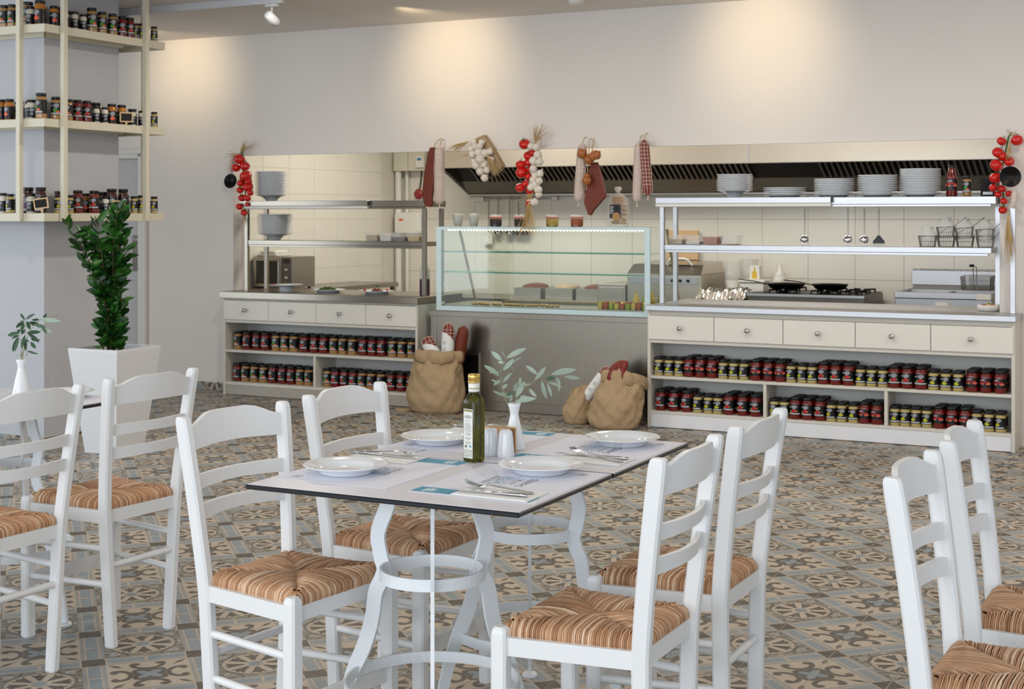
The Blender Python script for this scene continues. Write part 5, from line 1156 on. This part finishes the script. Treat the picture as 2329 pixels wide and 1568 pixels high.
# gas cooker with two pans
st = thing('gas_cooker', 'steel gas hob with black grates on the back bench', 'cooker', (-3.315, 12.5, .7005)); MB().box(-.51, .51, -.37, .34, 0, .108, .004).obj('body', 'steel_dark', st); MB().box(-.50, .50, -.36, .33, .108, .116).obj('top_plate', 'black_metal', st); MB().box(-.512, .512, -.38, -.365, .088, .112, .003).obj('front_edge', 'steel_bright', st)
for x in (-.25, .12, .37):
    for y in (-.16, .15):
        g = MB()
        for k in range(4): a = PI/2*k+PI/4; g.bar([(x+.03*math.cos(a), y+.03*math.sin(a), .140), (x+.15*math.cos(a)*.85, y+.15*math.sin(a), .140), (x+.15*math.cos(a)*.85, y+.15*math.sin(a), .116)], .010, .014, (-math.sin(a), math.cos(a), 0))
        g.obj('grate', 'grate_iron', st); MB().lathe([(.045, .116), (.045, .128), (.02, .132), (.001, .132)], 14, (x, y, 0)).obj('burner', 'grate_iron', st)
def pan(label, x, y, z, r, ang):
    t = thing('frying_pan', label, 'pan', (x, y, z), ang); MB().lathe([(r*.74, 0), (r*.78, .003), (r, .044), (r+.002, .046), (r*.975, .044), (r*.75, .006), (.001, .005)], 32).obj('pan_body', 'black_metal', t)
    MB().bar([(r*.97, 0, .038), (r+.05, 0, .05), (r+.12, 0, .066), (r+.24, 0, .080)], [.03, .022, .024, .028], .008, (0, 1, 0)).obj('handle', 'black_metal', t)
pan('black frying pan on the left burners, handle to the left', -3.545, 12.36, .848, .172, R_(196)); pan('black frying pan on the right burners, handle to the left', -3.165, 12.40, .848, .158, R_(200))
# foil covered tray
ft = thing('foil_tray', 'dark tray covered with crumpled aluminium foil beside the hob', 'tray', (-4.06, 12.24, .7005)); MB().box(-.21, .21, -.10, .16, 0, .10, .006).obj('tray', 'black_metal', ft)
r = random.Random(8); nx, ny = 76, 28; V_ = []; F_ = []
for i in range(nx):
    for j in range(ny):
        u, v = -1+2*i/(nx-1), -1+2*j/(ny-1); ed = max(abs(u), abs(v)); z = .140-.085*max(0, (ed-.80)/.2)**1.2+r.uniform(-.007, .007)+.010*math.sin(u*17+v*5)*math.sin(v*9-u*6)-.02*math.exp(-(u+.2)**2*9)
        V_.append((u*.235+r.uniform(-.002, .002), .03+v*.155+r.uniform(-.002, .002), z))
for i in range(nx-1):
    for j in range(ny-1): a = i*ny+j; F_.append((a, a+ny, a+ny+1, a+1))
MB().add(V_, F_).obj('foil', 'foil', ft)
# contact grill on the left of the hob
gr = thing('contact_grill', 'steel box grill with three black knobs and white lid handle', 'grill', (-4.55, 12.5, .7005)); MB().box(-.42, .29, -.33, .32, 0, .26, .004).obj('body', 'hood_steel', gr)
MB().loft([[(-.42, -.34, .262), (.29, -.34, .262), (.29, .32, .262), (-.42, .32, .262)], [(-.40, -.22, .345), (.27, -.22, .345), (.27, .30, .365), (-.40, .30, .365)]], smooth=False).obj('sloped_lid', 'hood_steel', gr)
cpn = MB().box(-.40, .26, -.342, -.33, .175, .235, .002).obj('control_strip', 'steel_bright', gr)
for k in range(3): MB().lathe([(.015, 0), (.013, .016), (.001, .017)], 12, xf=Matrix.Translation((.02+.075*k, -.342, .206)) @ Matrix.Rotation(PI/2, 4, 'X')).obj('knob', 'black_plastic', cpn)
MB().tube([(-.06, -.24, .340), (-.04, -.26, .385), (-.01, -.27, .40), (.11, -.27, .40), (.14, -.26, .385), (.17, -.24, .340)], .012, 8).obj('lid_handle', 'plastic_white', gr)
bd = MB(); bd.box(-.30, .02, -.012, .012, 0, .28, .004); tag(bd.obj('cutting_board', 'wood_light', None, (-4.55, 12.86, 1.07)), 'wooden board leaning on the wall behind the box grill', 'board')
for lb_, x, y, z, r_, h_ in (('tall translucent pitcher beside the box grill', -4.085, 12.52, .7005, .075, .37), ('wider translucent pitcher behind the foil tray', -3.99, 12.70, .7005, .085, .39)):
    t = thing('plastic_pitcher', lb_, 'pitcher', (x, y, z), 0, 'translucent pitchers'); MB().lathe([(r_*.8, 0), (r_*.84, .004), (r_, h_), (r_*.95, h_), (r_*.78, .01), (.001, .009)], 20).obj('body', 'box_film', t); MB().lathe([(r_*.76, .012), (r_*.9, h_*.55), (.001, h_*.56)], 20).obj('contents', 'plastic_clear', t)
t = thing('white_tub', 'white lidded plastic tub behind the foil tray', 'tub', (-3.87, 12.48, .7005)); MB().box(-.11, .11, -.08, .08, 0, .19, .006).obj('body', 'plastic_white', t); MB().box(-.12, .12, -.09, .09, .19, .215, .005).obj('lid', 'plastic_white', t)
t = thing('oil_carton', 'white box printed with an oil bottle, on the white tub', 'carton', (-3.865, 12.50, .9165)); MB().box(-.045, .045, -.03, .03, 0, .125, .002).obj('box', 'plastic_white', t); MB().prism([(-.024, 0), (.024, 0), (.024, .05), (.006, .075), (.006, .10), (-.006, .10), (-.006, .075), (-.024, .05)], 0, .001, xf=Matrix.Translation((0, -.0305, .008)) @ Matrix.Rotation(PI/2, 4, 'X')).obj('printed_bottle', 'mustard', t)
squeeze('tall clear squeeze bottle by the tiled wall behind the pans', -3.72, 12.78, .7005, 'plastic_clear', 2.6, 1); squeeze('clear squeeze bottle half full of brown sauce behind the oil carton', -3.99, 12.80, .7005, 'jar_orange', 2.3, 1)
# fryer
fr = thing('deep_fryer', 'stainless steel tabletop deep fryer on the back bench', 'fryer', (-2.16, 12.45, .7005)); MB().box(-.385, .385, -.34, .36, 0, .105, .004).obj('body', 'steel_bright', fr)
k = MB(); k.box(-.39, .39, -.36, -.32, .105, .158, .006); k.box(-.39, -.36, -.32, .36, .105, .158, .004); k.box(.36, .39, -.32, .36, .105, .158, .004); k.box(-.36, .36, .16, .36, .105, .158, .004); k.box(-.01, .01, -.32, .16, .105, .150); k.obj('tank_rim', 'steel_bright', fr)
MB().box(-.36, .36, -.32, .16, .105, .112).obj('oil_surface', 'steel_dark', fr); MB().box(-.37, .385, .26, .32, .19, .318, .004).obj('back_head', 'steel_bright', fr); MB().box(-.36, .375, .27, .31, .158, .19).obj('neck', 'steel_dark', fr)
for k in range(40): MB().box(-.36+.0185*k, -.352+.0185*k, .255, .325, .318, .328).obj('vent_fin', 'steel', fr)
MB().box(-.06, .04, -.345, -.34, .03, .08).obj('name_plate', 'plastic_white', fr); MB().box(.27, .38, -.366, -.36, .108, .155).obj('name_plate', 'plastic_white', fr); MB().box(.35, .375, -.346, -.34, .06, .085).obj('yellow_tag', 'yellow_tag', fr)
fb = thing('fryer_basket', 'wire frying basket with black handle over the fryer', 'basket', (-1.945, 12.50, .8625)); k = MB()
for z, q in ((.004, .92), (.04, .95), (.08, .97), (.12, 1.0)): k.tube([(.12*q, .13*q, z), (-.12*q, .13*q, z), (-.12*q, -.13*q, z), (.12*q, -.13*q, z), (.12*q, .13*q, z)], .0022 if z in (.004, .12) else .0012, 5, smooth=False)
for i in range(15):
    u = -1+2*i/14
    for s_ in (-1, 1): k.tube([(.11*u, s_*.12, .004), (.12*u, s_*.13, .12)], .0012, 4); k.tube([(s_*.11, .12*u, .004), (s_*.12, .13*u, .12)], .0012, 4)
    k.tube([(.11*u, -.12, .004), (.11*u, .12, .004)], .0012, 4)
k.obj('wire_frame', 'steel_dark', fb); MB().tube([(-.012, -.13, .01), (-.012, -.135, .12), (-.015, -.14, .20), (-.01, -.16, .212)], .004, 6).obj('handle_rod', 'steel', fb); MB().tube([(.015, -.13, .01), (.015, -.135, .12), (.012, -.14, .20), (-.01, -.16, .215)], .004, 6).obj('handle_rod', 'steel', fb); MB().tube([(-.005, -.16, .214), (-.04, -.17, .212)], .011, 8).obj('grip', 'black_plastic', fb)
# trays seen through the display case
for i, (x, m_) in enumerate(((-6.05, 'meat'), (-5.72, 'grain_beige'), (-5.40, 'meat'))):
    t = thing('steel_tray', ['steel food pan on the back bench, left of three behind the case', 'steel food pan on the back bench, middle of three behind the case', 'steel food pan on the back bench, right of three behind the case'][i], 'food pan', (x, 12.5, .7005), 0, 'steel food pans'); 
    MB().loft([[(a*.14, b*.2, z) for a, b in ((1, 1), (-1, 1), (-1, -1), (1, -1))] for z in (0, .10)], smooth=False).obj('pan_body', 'hood_steel', t); k = MB(); k.ball((0, 0, .10), (.12, .17, .04), 12, 6, lob=.1); k.obj('filling', m_, t)
t = thing('steel_cabinet', 'low steel appliance on the back bench seen through the case', 'appliance', (-5.14, 12.5, .7005)); MB().box(-.14, .14, -.3, .3, 0, .16, .004).obj('body', 'hood_steel', t); MB().box(-.12, .12, -.303, -.3, .02, .13, .002).obj('door', 'hood_steel', t)
# utensil rail on the far wall
ur = thing('utensil_rail', 'steel rail under the hood for hanging utensils', 'rail', (-6.45, 12.86, 1.66)); MB().tube([(-.45, 0, 0), (.45, 0, 0)], .008, 8).obj('rod', 'steel_bright', ur); MB().box(-.48, -.36, -.02, .035, -.03, .02, .003).obj('bracket', 'plastic_white', ur); MB().box(.40, .46, -.02, .035, -.02, .02, .003).obj('bracket', 'plastic_white', ur)
def wall_tool(label, x, L, kind):
    t = thing('kitchen_utensil', label, 'utensil', (x, 12.842, 1.66-L), 0, 'utensils on the far rail'); MB().tube([(0, .015, L+.005), (0, 0, L+.012), (0, -.008, L-.005), (0, 0, L-.02), (0, 0, .08)], .006, 6, flat=.5).obj('handle', 'steel', t)
    if kind == 's': MB().loft([[(-q, -.003, z), (q, -.003, z), (q, .003, z), (-q, .003, z)] for z, q in ((.10, .012), (.075, .04), (.07, .042), (-.02, .045))], smooth=False).obj('blade', 'plastic_white', t)
    else: MB().loft([[(q*math.cos(2*PI*j/12), -.02+q*.8*math.sin(2*PI*j/12), z) for j in range(12)] for z, q in ((.085, .015), (.07, .045), (.03, .05), (.0, .035), (-.008, .005))], smooth=True).obj('bowl', 'chrome' if kind == 'l' else 'black_metal', t)
wall_tool('white bladed spatula, leftmost on the far utensil rail', -6.752, .44, 's'); wall_tool('steel ladle next to the spatula on the far rail', -6.645, .36, 'l'); wall_tool('second steel ladle on the far utensil rail', -6.515, .36, 'l'); wall_tool('dark ladle in the middle of the far utensil rail', -6.415, .36, 'd'); wall_tool('dark skimmer, rightmost on the far utensil rail', -6.335, .36, 'd')
# ================================================================== HANGING FOOD
rg = random.Random(17)
STAR = None
def tomato_part(par, x, y, z, r):
    r *= 1.14
    o = MB().ball((0, 0, 0), (r, r, r*.88), 14, 9, lob=.035, nl=5, pinch=.12).obj('tomato', 'tomato', par, (x, y, z)); o.rotation_euler = (rg.uniform(-.6, .6), rg.uniform(-.6, .6), rg.uniform(0, 3))
    s_ = MB()
    for k in range(5):
        a = 2*PI*k/5; s_.add([(0, 0, r*.86), (r*.25*math.cos(a-.3), r*.25*math.sin(a-.3), r*.90), (r*.75*math.cos(a), r*.75*math.sin(a), r*.98), (r*.25*math.cos(a+.3), r*.25*math.sin(a+.3), r*.90)], [(0, 1, 2, 3)])
    s_.tube([(0, 0, r*.84), (r*.1, 0, r*1.3)], r*.07, 5); s_.obj('calyx', 'tomato_green', o)
    return o
def garlic_part(par, x, y, z, r):
    r *= 1.12
    o = MB(); o.lathe([(r*.12, -r*.92), (r*.55, -r*.85), (r*.95, -r*.35), (r, .05*r), (r*.8, r*.5), (r*.35, r*.85), (r*.16, r*1.15), (r*.12, r*1.5)], 18)
    o.v = [(a*(1+.07*math.cos(6*math.atan2(b, a))), b*(1+.07*math.cos(6*math.atan2(b, a))), c) for a, b, c in o.v]
    o = o.obj('garlic_bulb', 'garlic', par, (x, y, z)); o.rotation_euler = (rg.uniform(-1.0, .6), rg.uniform(-1.2, 1.2), 0)
    return o
def straw(par, pts_from, dirs, n, L, spread, name='straw_tuft'):
    mb = MB()
    for k in range(n):
        p = Vector(pts_from); d = (Vector(dirs)+Vector((rg.uniform(-spread, spread), rg.uniform(-spread*.6, spread*.3), rg.uniform(-spread, spread)))).normalized(); l = L*rg.uniform(.55, 1.1); bend = Vector((rg.uniform(-.3, .3), -.05, rg.uniform(-.4, .1)))*l*.4
        mb.tube([p, p+d*l*.5+bend*.25, p+d*l+bend], [.0022, .0018, .0008], 4)
    return mb.obj(name, 'straw', par)
def braid(par, pts, m_='straw', r=.007): return MB().tube(pts, r, 6).obj('cord', m_, par)
def pan_small(par, x, y, z, r, tilt):
    o = MB(); o.lathe([(.001, .0), (r*.6, .004), (r*.92, .022), (r, .034), (r*.96, .034), (r*.55, .010), (.001, .008)], 24); o = o.obj('little_pan', 'black_metal', par, (x, y, z)); o.rotation_euler = tilt; return o
# left tomato string
Z0 = 1.46
t = thing('tomato_string', 'string of red tomatoes with small black pan, left end of hatch', 'tomato garland', (-7.43, 9.70, 0))
def rel(x, y, z, t=t): return (x-t.location.x, y-t.location.y, z)
for x, z, r in ((-7.452, 1.964, .043), (-7.404, 1.904, .039), (-7.477, 1.890, .034), (-7.389, 1.820, .046), (-7.353, 1.776, .027), (-7.446, 1.762, .030), (-7.377, 1.732, .040), (-7.450, 1.703, .027), (-7.341, 1.683, .027), (-7.434, 1.639, .029), (-7.361, 1.636, .029), (-7.450, 1.565, .027), (-7.373, 1.585, .018), (-7.398, 1.516, .027)):
    p = rel(x, 9.70+rg.uniform(-.02, .015), z); tomato_part(t, *p, r)
MB().tube([rel(-7.47, 9.775, 2.03), rel(-7.45, 9.73, 2.02), rel(-7.42, 9.72, 1.8), rel(-7.40, 9.72, 1.6), rel(-7.41, 9.72, 1.45)], .006, 6).obj('vine', 'tomato_green', t)
straw(t, rel(-7.47, 9.73, 2.01), (.7, -.1, .75), 26, .17, .35); straw(t, rel(-7.48, 9.73, 2.0), (-1, -.1, .1), 7, .12, .25); straw(t, rel(-7.41, 9.72, 1.53), (-.1, 0, -1), 16, .13, .2)
pan_small(t, *rel(-7.553, 9.735, 1.776), .062, (R_(80), R_(25), 0)); MB().tube([rel(-7.555, 9.74, 1.99), rel(-7.56, 9.735, 1.95), rel(-7.565, 9.73, 1.89), rel(-7.56, 9.73, 1.85)], [.008, .022, .022, .008], 10).obj('small_sausage', 'sausage_white', t)
# right tomato string
t = thing('tomato_string', 'string of red tomatoes with round black pan, right end of hatch', 'tomato garland', (-1.33, 9.69, 0))
for x, z, r in ((-1.360, 1.973, .028), (-1.265, 1.976, .035), (-1.380, 1.899, .035), (-1.350, 1.872, .028), (-1.390, 1.817, .038), (-1.310, 1.840, .030), (-1.396, 1.735, .035), (-1.411, 1.672, .024), (-1.355, 1.666, .024), (-1.380, 1.630, .022), (-1.315, 1.634, .020), (-1.345, 1.587, .022), (-1.350, 1.529, .025)):
    tomato_part(t, *rel(x, 9.69+rg.uniform(-.02, .015), z, t), r)
MB().tube([rel(-1.31, 9.775, 2.03, t), rel(-1.32, 9.72, 2.0, t), rel(-1.36, 9.72, 1.8, t), rel(-1.35, 9.72, 1.55, t)], .006, 6).obj('vine', 'tomato_green', t)
straw(t, rel(-1.31, 9.66, 1.97, t), (.05, -.1, -1), 16, .13, .25); straw(t, rel(-1.31, 9.62, 1.52, t), (.03, 0, -1), 34, .30, .10); straw(t, rel(-1.29, 9.70, 2.0, t), (-.2, 0, .8), 8, .07, .5)
pan_small(t, *rel(-1.291, 9.615, 1.743, t), .067, (R_(95), R_(0), 0)); MB().tube([rel(-1.272, 9.62, 1.66, t), rel(-1.27, 9.62, 1.63, t), rel(-1.275, 9.62, 1.57, t), rel(-1.285, 9.62, 1.54, t)], [.008, .02, .02, .008], 10).obj('small_sausage', 'sausage_white', t)

def salami(name, label, top, bot, r, m_, net=None, flat=1.0, tie=True, group='sausages hung across the hatch'):
    t = thing(name, label, 'sausage', (top[0], 9.70, bot[1])); L = top[1]-bot[1]; dx = bot[0]-top[0]
    n_ = 12; prof = [(.10, 0), (.55, .02), (.92, .07), (1, .15)]+[(1, .15+.70*k/6) for k in range(1, 7)]+[(.94, .91), (.62, .97), (.16, 1.0)]
    path = [(dx*(1-u), 0, L*u) for _, u in prof]; b = MB().tube(path, [max(.003, r*q) for q, _ in prof], 16, flat=flat).obj('casing', m_, t)
    b['label'] = label
    MB().tube([(0, 0, L-.005), (.004, .03, L+.045), (.002, .075, L+.05)], .003, 5).obj('hanging_loop', 'straw', t)
    if net:
        k = MB(); nr = int(L/.026)
        for i in range(1, nr):
            u = i/nr; q = 1 if .15 < u < .87 else (.6 if u < .08 or u > .95 else .9)
            cx = dx*(1-u); rr = r*q*1.03
            k.tube([(cx+rr*math.cos(2*PI*j/16), rr*flat*math.sin(2*PI*j/16), L*u) for j in range(17)], net, 4, cap=False)
        for j in range(10):
            a = 2*PI*j/10; k.tube([(dx*(1-u)+r*q*1.03*math.cos(a), r*flat*q*1.03*math.sin(a), L*u) for q, u in prof[1:-1]], net, 4, cap=False)
        k.obj('net', 'net_string', b)
    if tie: MB().tube([(dx, 0, .004), (dx+.002, 0, -.018), (dx-.004, -.004, -.03)], [.007, .004, .007], 6).obj('tied_end', 'net_string', t)
    return t
# 1: brown cured block and white salami
t = thing('cured_meat', 'long brown cured meat block hanging beside a white salami', 'cured meat', (-5.60, 9.69, 1.56))
MB().loft([[(cx+x*w_, y*.022, z) for x, y in ((1, .5), (.6, 1), (-.6, 1), (-1, .5), (-1, -.5), (-.6, -1), (.6, -1), (1, -.5))] for z, cx, w_ in ((.0, -.02, .022), (.02, -.02, .034), (.06, -.028, .040), (.14, -.025, .046), (.30, -.005, .044), (.42, .012, .034), (.46, .016, .018))], smooth=False).obj('meat', 'sausage_brown', t); MB().tube([(.018, 0, .455), (.035, .03, .51), (.05, .075, .535)], .0035, 5).obj('hanging_loop', 'straw', t)
salami('salami', 'white netted salami beside the long brown meat block', (-5.532, 2.035), (-5.532, 1.575), .039, 'sausage_white', .0016)
# 2: garlic bunch with burlap
t = thing('garlic_bunch', 'bunch of white garlic bulbs with burlap and straw above display case', 'garlic', (-5.15, 9.68, 0))
for x, z, r in ((-5.225, 2.055, .025), (-5.153, 2.049, .023), (-5.242, 2.000, .025), (-5.202, 2.020, .025), (-5.159, 2.021, .023), (-5.174, 1.974, .032), (-5.231, 1.960, .029), (-5.117, 1.968, .031), (-5.077, 1.977, .023), (-5.153, 1.923, .032), (-5.208, 1.904, .023), (-5.075, 1.917, .025), (-5.189, 1.874, .028), (-5.123, 1.878, .025), (-5.151, 1.828, .029), (-5.089, 1.837, .025), (-5.111, 1.778, .027)):
    garlic_part(t, *rel(x, 9.67+rg.uniform(-.02, .02), z, t), r)
k = MB(); k.loft([[rel(-5.235, 9.74, 2.085, t), rel(-5.155, 9.72, 2.11, t), rel(-5.14, 9.755, 2.10, t), rel(-5.22, 9.76, 2.08, t)], [rel(-5.17, 9.73, 1.97, t), rel(-5.07, 9.70, 2.0, t), rel(-5.06, 9.76, 1.99, t), rel(-5.15, 9.76, 1.96, t)], [rel(-5.09, 9.73, 1.83, t), rel(-4.995, 9.70, 1.885, t), rel(-4.985, 9.75, 1.88, t), rel(-5.08, 9.765, 1.83, t)], [rel(-5.07, 9.73, 1.795, t), rel(-4.99, 9.70, 1.862, t), rel(-4.98, 9.75, 1.862, t), rel(-5.06, 9.765, 1.80, t)]], smooth=False); k.obj('burlap_wrap', 'burlap', t)
straw(t, rel(-5.26, 9.67, 2.06, t), (-1, -.1, -.45), 26, .17, .28); straw(t, rel(-5.09, 9.66, 1.95, t), (.45, -.1, -.8), 16, .18, .30); straw(t, rel(-5.24, 9.67, 1.96, t), (-1, -.1, -.2), 5, .10, .2)
MB().tube([rel(-5.17, 9.70, 2.04, t), rel(-5.16, 9.74, 2.1, t), rel(-5.16, 9.775, 2.11, t)], .005, 5).obj('cord', 'straw', t)
# 3: tomato and garlic string
t = thing('tomato_string', 'string of tomatoes and garlic with straw ends, middle of hatch', 'tomato and garlic garland', (-4.72, 9.68, 0))
for x, z, r in ((-4.784, 2.030, .038), (-4.722, 1.965, .027), (-4.754, 1.941, .031), (-4.754, 1.892, .031), (-4.812, 1.873, .035), (-4.807, 1.814, .042), (-4.743, 1.837, .026), (-4.746, 1.783, .024), (-4.771, 1.729, .027), (-4.815, 1.700, .033), (-4.746, 1.675, .027), (-4.748, 1.586, .024)): tomato_part(t, *rel(x, 9.68+rg.uniform(-.015, .015), z, t), r)
for x, z, r in ((-4.725, 2.010, .027), (-4.676, 2.003, .027), (-4.668, 1.947, .030), (-4.701, 1.902, .031), (-4.648, 1.894, .027), (-4.695, 1.841, .026), (-4.693, 1.797, .028), (-4.648, 1.806, .026), (-4.701, 1.758, .026), (-4.648, 1.750, .026), (-4.684, 1.728, .031), (-4.712, 1.704, .026), (-4.659, 1.684, .028), (-4.660, 1.649, .024), (-4.688, 1.591, .028)): garlic_part(t, *rel(x, 9.66+rg.uniform(-.02, .015), z, t), r)
MB().tube([rel(-4.70, 9.775, 2.08, t), rel(-4.71, 9.72, 2.05, t), rel(-4.72, 9.70, 1.85, t), rel(-4.74, 9.70, 1.65, t), rel(-4.74, 9.69, 1.50, t)], .007, 6).obj('cord', 'straw', t)
straw(t, rel(-4.70, 9.69, 2.05, t), (.45, -.1, .9), 34, .15, .55); straw(t, rel(-4.735, 9.66, 1.60, t), (.02, -.05, -1), 40, .28, .30); straw(t, rel(-4.70, 9.66, 1.66, t), (-.9, -.1, -.5), 8, .14, .2)
# 4
salami('salami', 'white netted salami left of the brown onions', (-4.317, 2.025), (-4.349, 1.59), .036, 'sausage_white', .0016)
t = thing('onion_bunch', 'bunch of brown onions hanging between the salamis', 'onions', (-4.26, 9.66, 0))
for x, z, r in ((-4.301, 1.947, .040), (-4.248, 1.903, .040), (-4.190, 1.935, .038), (-4.210, 1.925, .034), (-4.266, 1.748, .036)):
    o = MB().lathe([(r*.08, -r), (r*.6, -r*.78), (r, -.05*r), (r*.85, r*.5), (r*.35, r*.85), (r*.1, r*1.15)], 18).obj('onion', 'onion', t, rel(x, 9.655+rg.uniform(-.012, .012), z, t)); o.rotation_euler = (rg.uniform(-.3, .3), rg.uniform(-1.2, 1.2) if z > 1.8 else 0, 0)
MB().ball((0, 0, 0), (.022, .022, .018), 12, 7).obj('onion', 'onion', t, rel(-4.262, 9.655, 1.785, t)); MB().tube([rel(-4.275, 9.775, 2.065, t), rel(-4.27, 9.72, 2.05, t), rel(-4.25, 9.66, 1.93, t), rel(-4.262, 9.66, 1.78, t), rel(-4.27, 9.66, 1.68, t)], .003, 5).obj('cord', 'straw', t)
t = thing('cured_meat', 'angular dark brown cured meat slab behind the onions', 'cured meat', (-4.24, 9.72, 1.50))
k = MB(); k.prism([(-.034, -.002), (-.018, -.006), (.005, .03), (.100, .13), (.098, .16), (.045, .36), (.03, .385), (-.012, .38), (-.068, .09)], -.018, .018, xf=Matrix.Rotation(PI/2, 4, 'X')); k.obj('meat', 'sausage_brown', t); MB().tube([(0, 0, .37), (-.01, .01, .48), (-.02, .055, .56)], .0035, 5).obj('hanging_loop', 'straw', t)
# 5
salami('salami', 'white netted salami, left of the rightmost pair', (-3.868, 2.025), (-3.885, 1.585), .034, 'sausage_white', .0016); salami('salami', 'dark red salami in a white net, rightmost of the row', (-3.832, 2.04), (-3.800, 1.635), .037, 'sausage_red', .0022)

# ================================================================== SACKS
from mathutils import noise as mnoise
def sack(label, x, y, w_, d_, h_, lean, fold, seed, pinch=0, m_='burlap'):
    t = thing('burlap_sack', label, 'sack', (x, y, 0)); r = random.Random(seed); n_ = 80; rows = 60; ph = [r.uniform(0, 6) for _ in range(8)]; V_ = []
    def rad(u, a):
        base = (.86+.20*math.sin(PI*min(1, u*1.12)**.75)-.10*u) if u > .03 else .80
        wr = .045*math.sin(3*a+ph[0]+6*u)+.040*math.sin(5*a+ph[1]-9*u)+.035*math.sin(2*a+ph[2]+14*u)+.022*math.sin(9*a+ph[3]+22*u)+.030*abs(math.sin(13*u+ph[4]+2*math.sin(a+ph[5])))+.020*math.sin(14*a+ph[6]-17*u)
        nv = Vector((math.cos(a)*1.6, math.sin(a)*1.6, u*3.2+seed)); rd = 1-abs(mnoise.noise(nv*1.3)*1.6); r2 = 1-abs(mnoise.noise(nv*2.9+Vector((7, 3, 1)))*1.6)
        wr += .065*(rd-.6)+.018*(r2-.6)
        return base*(1+wr*(.5+.6*u))
    rings = []
    for i in range(rows):
        u = i/(rows-1); ring_ = []
        for j in range(n_):
            a = 2*PI*j/n_; q = rad(u, a); zz = h_*u*(1+pinch*.12*math.cos(a+ph[6])*u)
            ring_.append((w_/2*q*math.cos(a)+lean[0]*u*u, d_/2*q*math.sin(a)+lean[1]*u*u, zz+.004*math.sin(7*a+ph[7])*(u > .05)+.0005))
        rings.append(ring_)
    top = rings[-1]; cx = sum(p[0] for p in top)/n_; cy = sum(p[1] for p in top)/n_
    def off(sc, dz, k=0): return [(cx+(p[0]-cx)*sc*(1+.03*math.sin(4*j+k)), cy+(p[1]-cy)*sc, p[2]+dz+.006*math.sin(2*PI*j/n_*3+k)) for j, p in enumerate(top)]
    rings += [off(1.0, .012), off(.94, .014), off(.90, -.02), off(.88, -.10)]
    MB().loft(rings, cap=True).obj('bag', m_, t)
    if fold:
        MB().loft([off(1.02, .008, 1), off(1.10, -.004, 1), off(1.13, -.035, 2), off(1.10, -.07, 2), off(1.03, -.082, 2), off(1.01, -.05, 2)], cap=False).obj('rolled_rim', m_, t)
    return t
sack('large burlap sack with rolled rim left of the display base', -5.43, 9.475, .44, .34, .46, (.0, .02), True, 3)
ck = MB(); ck.v = []; ck.loft([[(-.16, -.02, .001), (-.05, -.05, .001), (.0, .03, .001), (-.12, .05, .001)], [(-.15, -.015, .012), (-.05, -.04, .02), (.0, .03, .03), (-.11, .04, .015)]], smooth=False); o = ck.obj('burlap_flap', 'burlap', None, (-5.60, 9.43, 0)); tag(o, 'loose burlap corner spread on the floor beside the large sack', 'burlap')
sack('small burlap sack leaning in front of the display base', -4.235, 9.42, .20, .20, .25, (.02, .04), False, 8, 1)
sack('round burlap sack with rolled rim right of the display base', -3.905, 9.33, .37, .29, .36, (.05, .05), True, 12, 1)
def wrapped(label, x, y, z0, L, r, tilt, paper, m_='sausage_red', net=True):
    t = thing('salami', label, 'sausage', (x, y, z0)); t.rotation_euler = (tilt[0], tilt[1], 0)
    prof = [(.3, 0), (.9, .05), (1, .12), (1, .8), (.9, .9), (.6, .96), (.15, 1)]
    b = MB().tube([(0, 0, L*u) for _, u in prof], [r*q for q, _ in prof], 16).obj('casing', m_, t)
    if net:
        k = MB()
        for i in range(2, int(L/.026)):
            u = i*.026/L; q = 1 if u < .8 else max(.2, 1-((u-.8)/.2)**2*.85)
            k.tube([(r*q*1.04*math.cos(2*PI*j/14), r*q*1.04*math.sin(2*PI*j/14), L*u) for j in range(15)], .002, 4, cap=False)
        for j in range(9):
            a = 2*PI*j/9; k.tube([(r*q*1.04*math.cos(a), r*q*1.04*math.sin(a), L*u) for q, u in prof], .002, 4, cap=False)
        k.obj('net', 'net_string', b)
    if paper:
        k = MB(); k.loft([[(r*1.10*math.cos(2*PI*j/20), r*1.10*math.sin(2*PI*j/20), z if z < paper*.9 else paper+.05*math.cos(2*PI*j/20+1.9)) for j in range(20)] for z in (.02, paper*.6, paper)], cap=False); k.obj('paper_sleeve', 'napkin', t)
        k = MB()
        for q in range(3): k.tube([(.012*math.cos(2*PI*j/8), -r*1.12, paper*(.35+.25*q)+.010*math.sin(2*PI*j/8)) for j in range(8)], .0014, 4)
        k.obj('printed_mark', 'ink_grey', t)
    return t
wrapped('netted red salami in a paper sleeve, tallest in the large sack', -5.345, 9.49, .37, .31, .045, (0, R_(3)), .19); wrapped('netted red salami with paper, leaning left in the large sack', -5.42, 9.49, .36, .23, .052, (0, R_(-28)), .13); wrapped('dark unwrapped salami at the right in the large sack', -5.28, 9.545, .36, .30, .045, (0, R_(10)), 0, 'sausage_brown', False)
wrapped('netted salami in white paper leaning right in the small sack', -4.20, 9.42, .14, .34, .036, (R_(-6), R_(36)), .22); wrapped('second netted salami in paper behind the small sack', -4.10, 9.50, .14, .37, .038, (R_(-4), R_(32)), .20)
t = thing('red_sausages', 'pair of dark red bent sausages sticking out of the round sack', 'sausage', (-3.86, 9.30, .29)); 
for k_ in range(3): MB().tube(smooth_path([(-.055+.045*k_, 0, 0), (-.06+.045*k_, -.02, .06), (-.03+.035*k_, -.01, .14), (.03+.012*k_, .02, .185)], 12), [.012, .022, .024, .024, .024, .024, .024, .024, .024, .022, .018, .006], 12).obj('link', 'sausage_red', t)
MB().tube([(.04, .02, .18), (.045, .02, .21)], .004, 5).obj('string', 'straw', t)
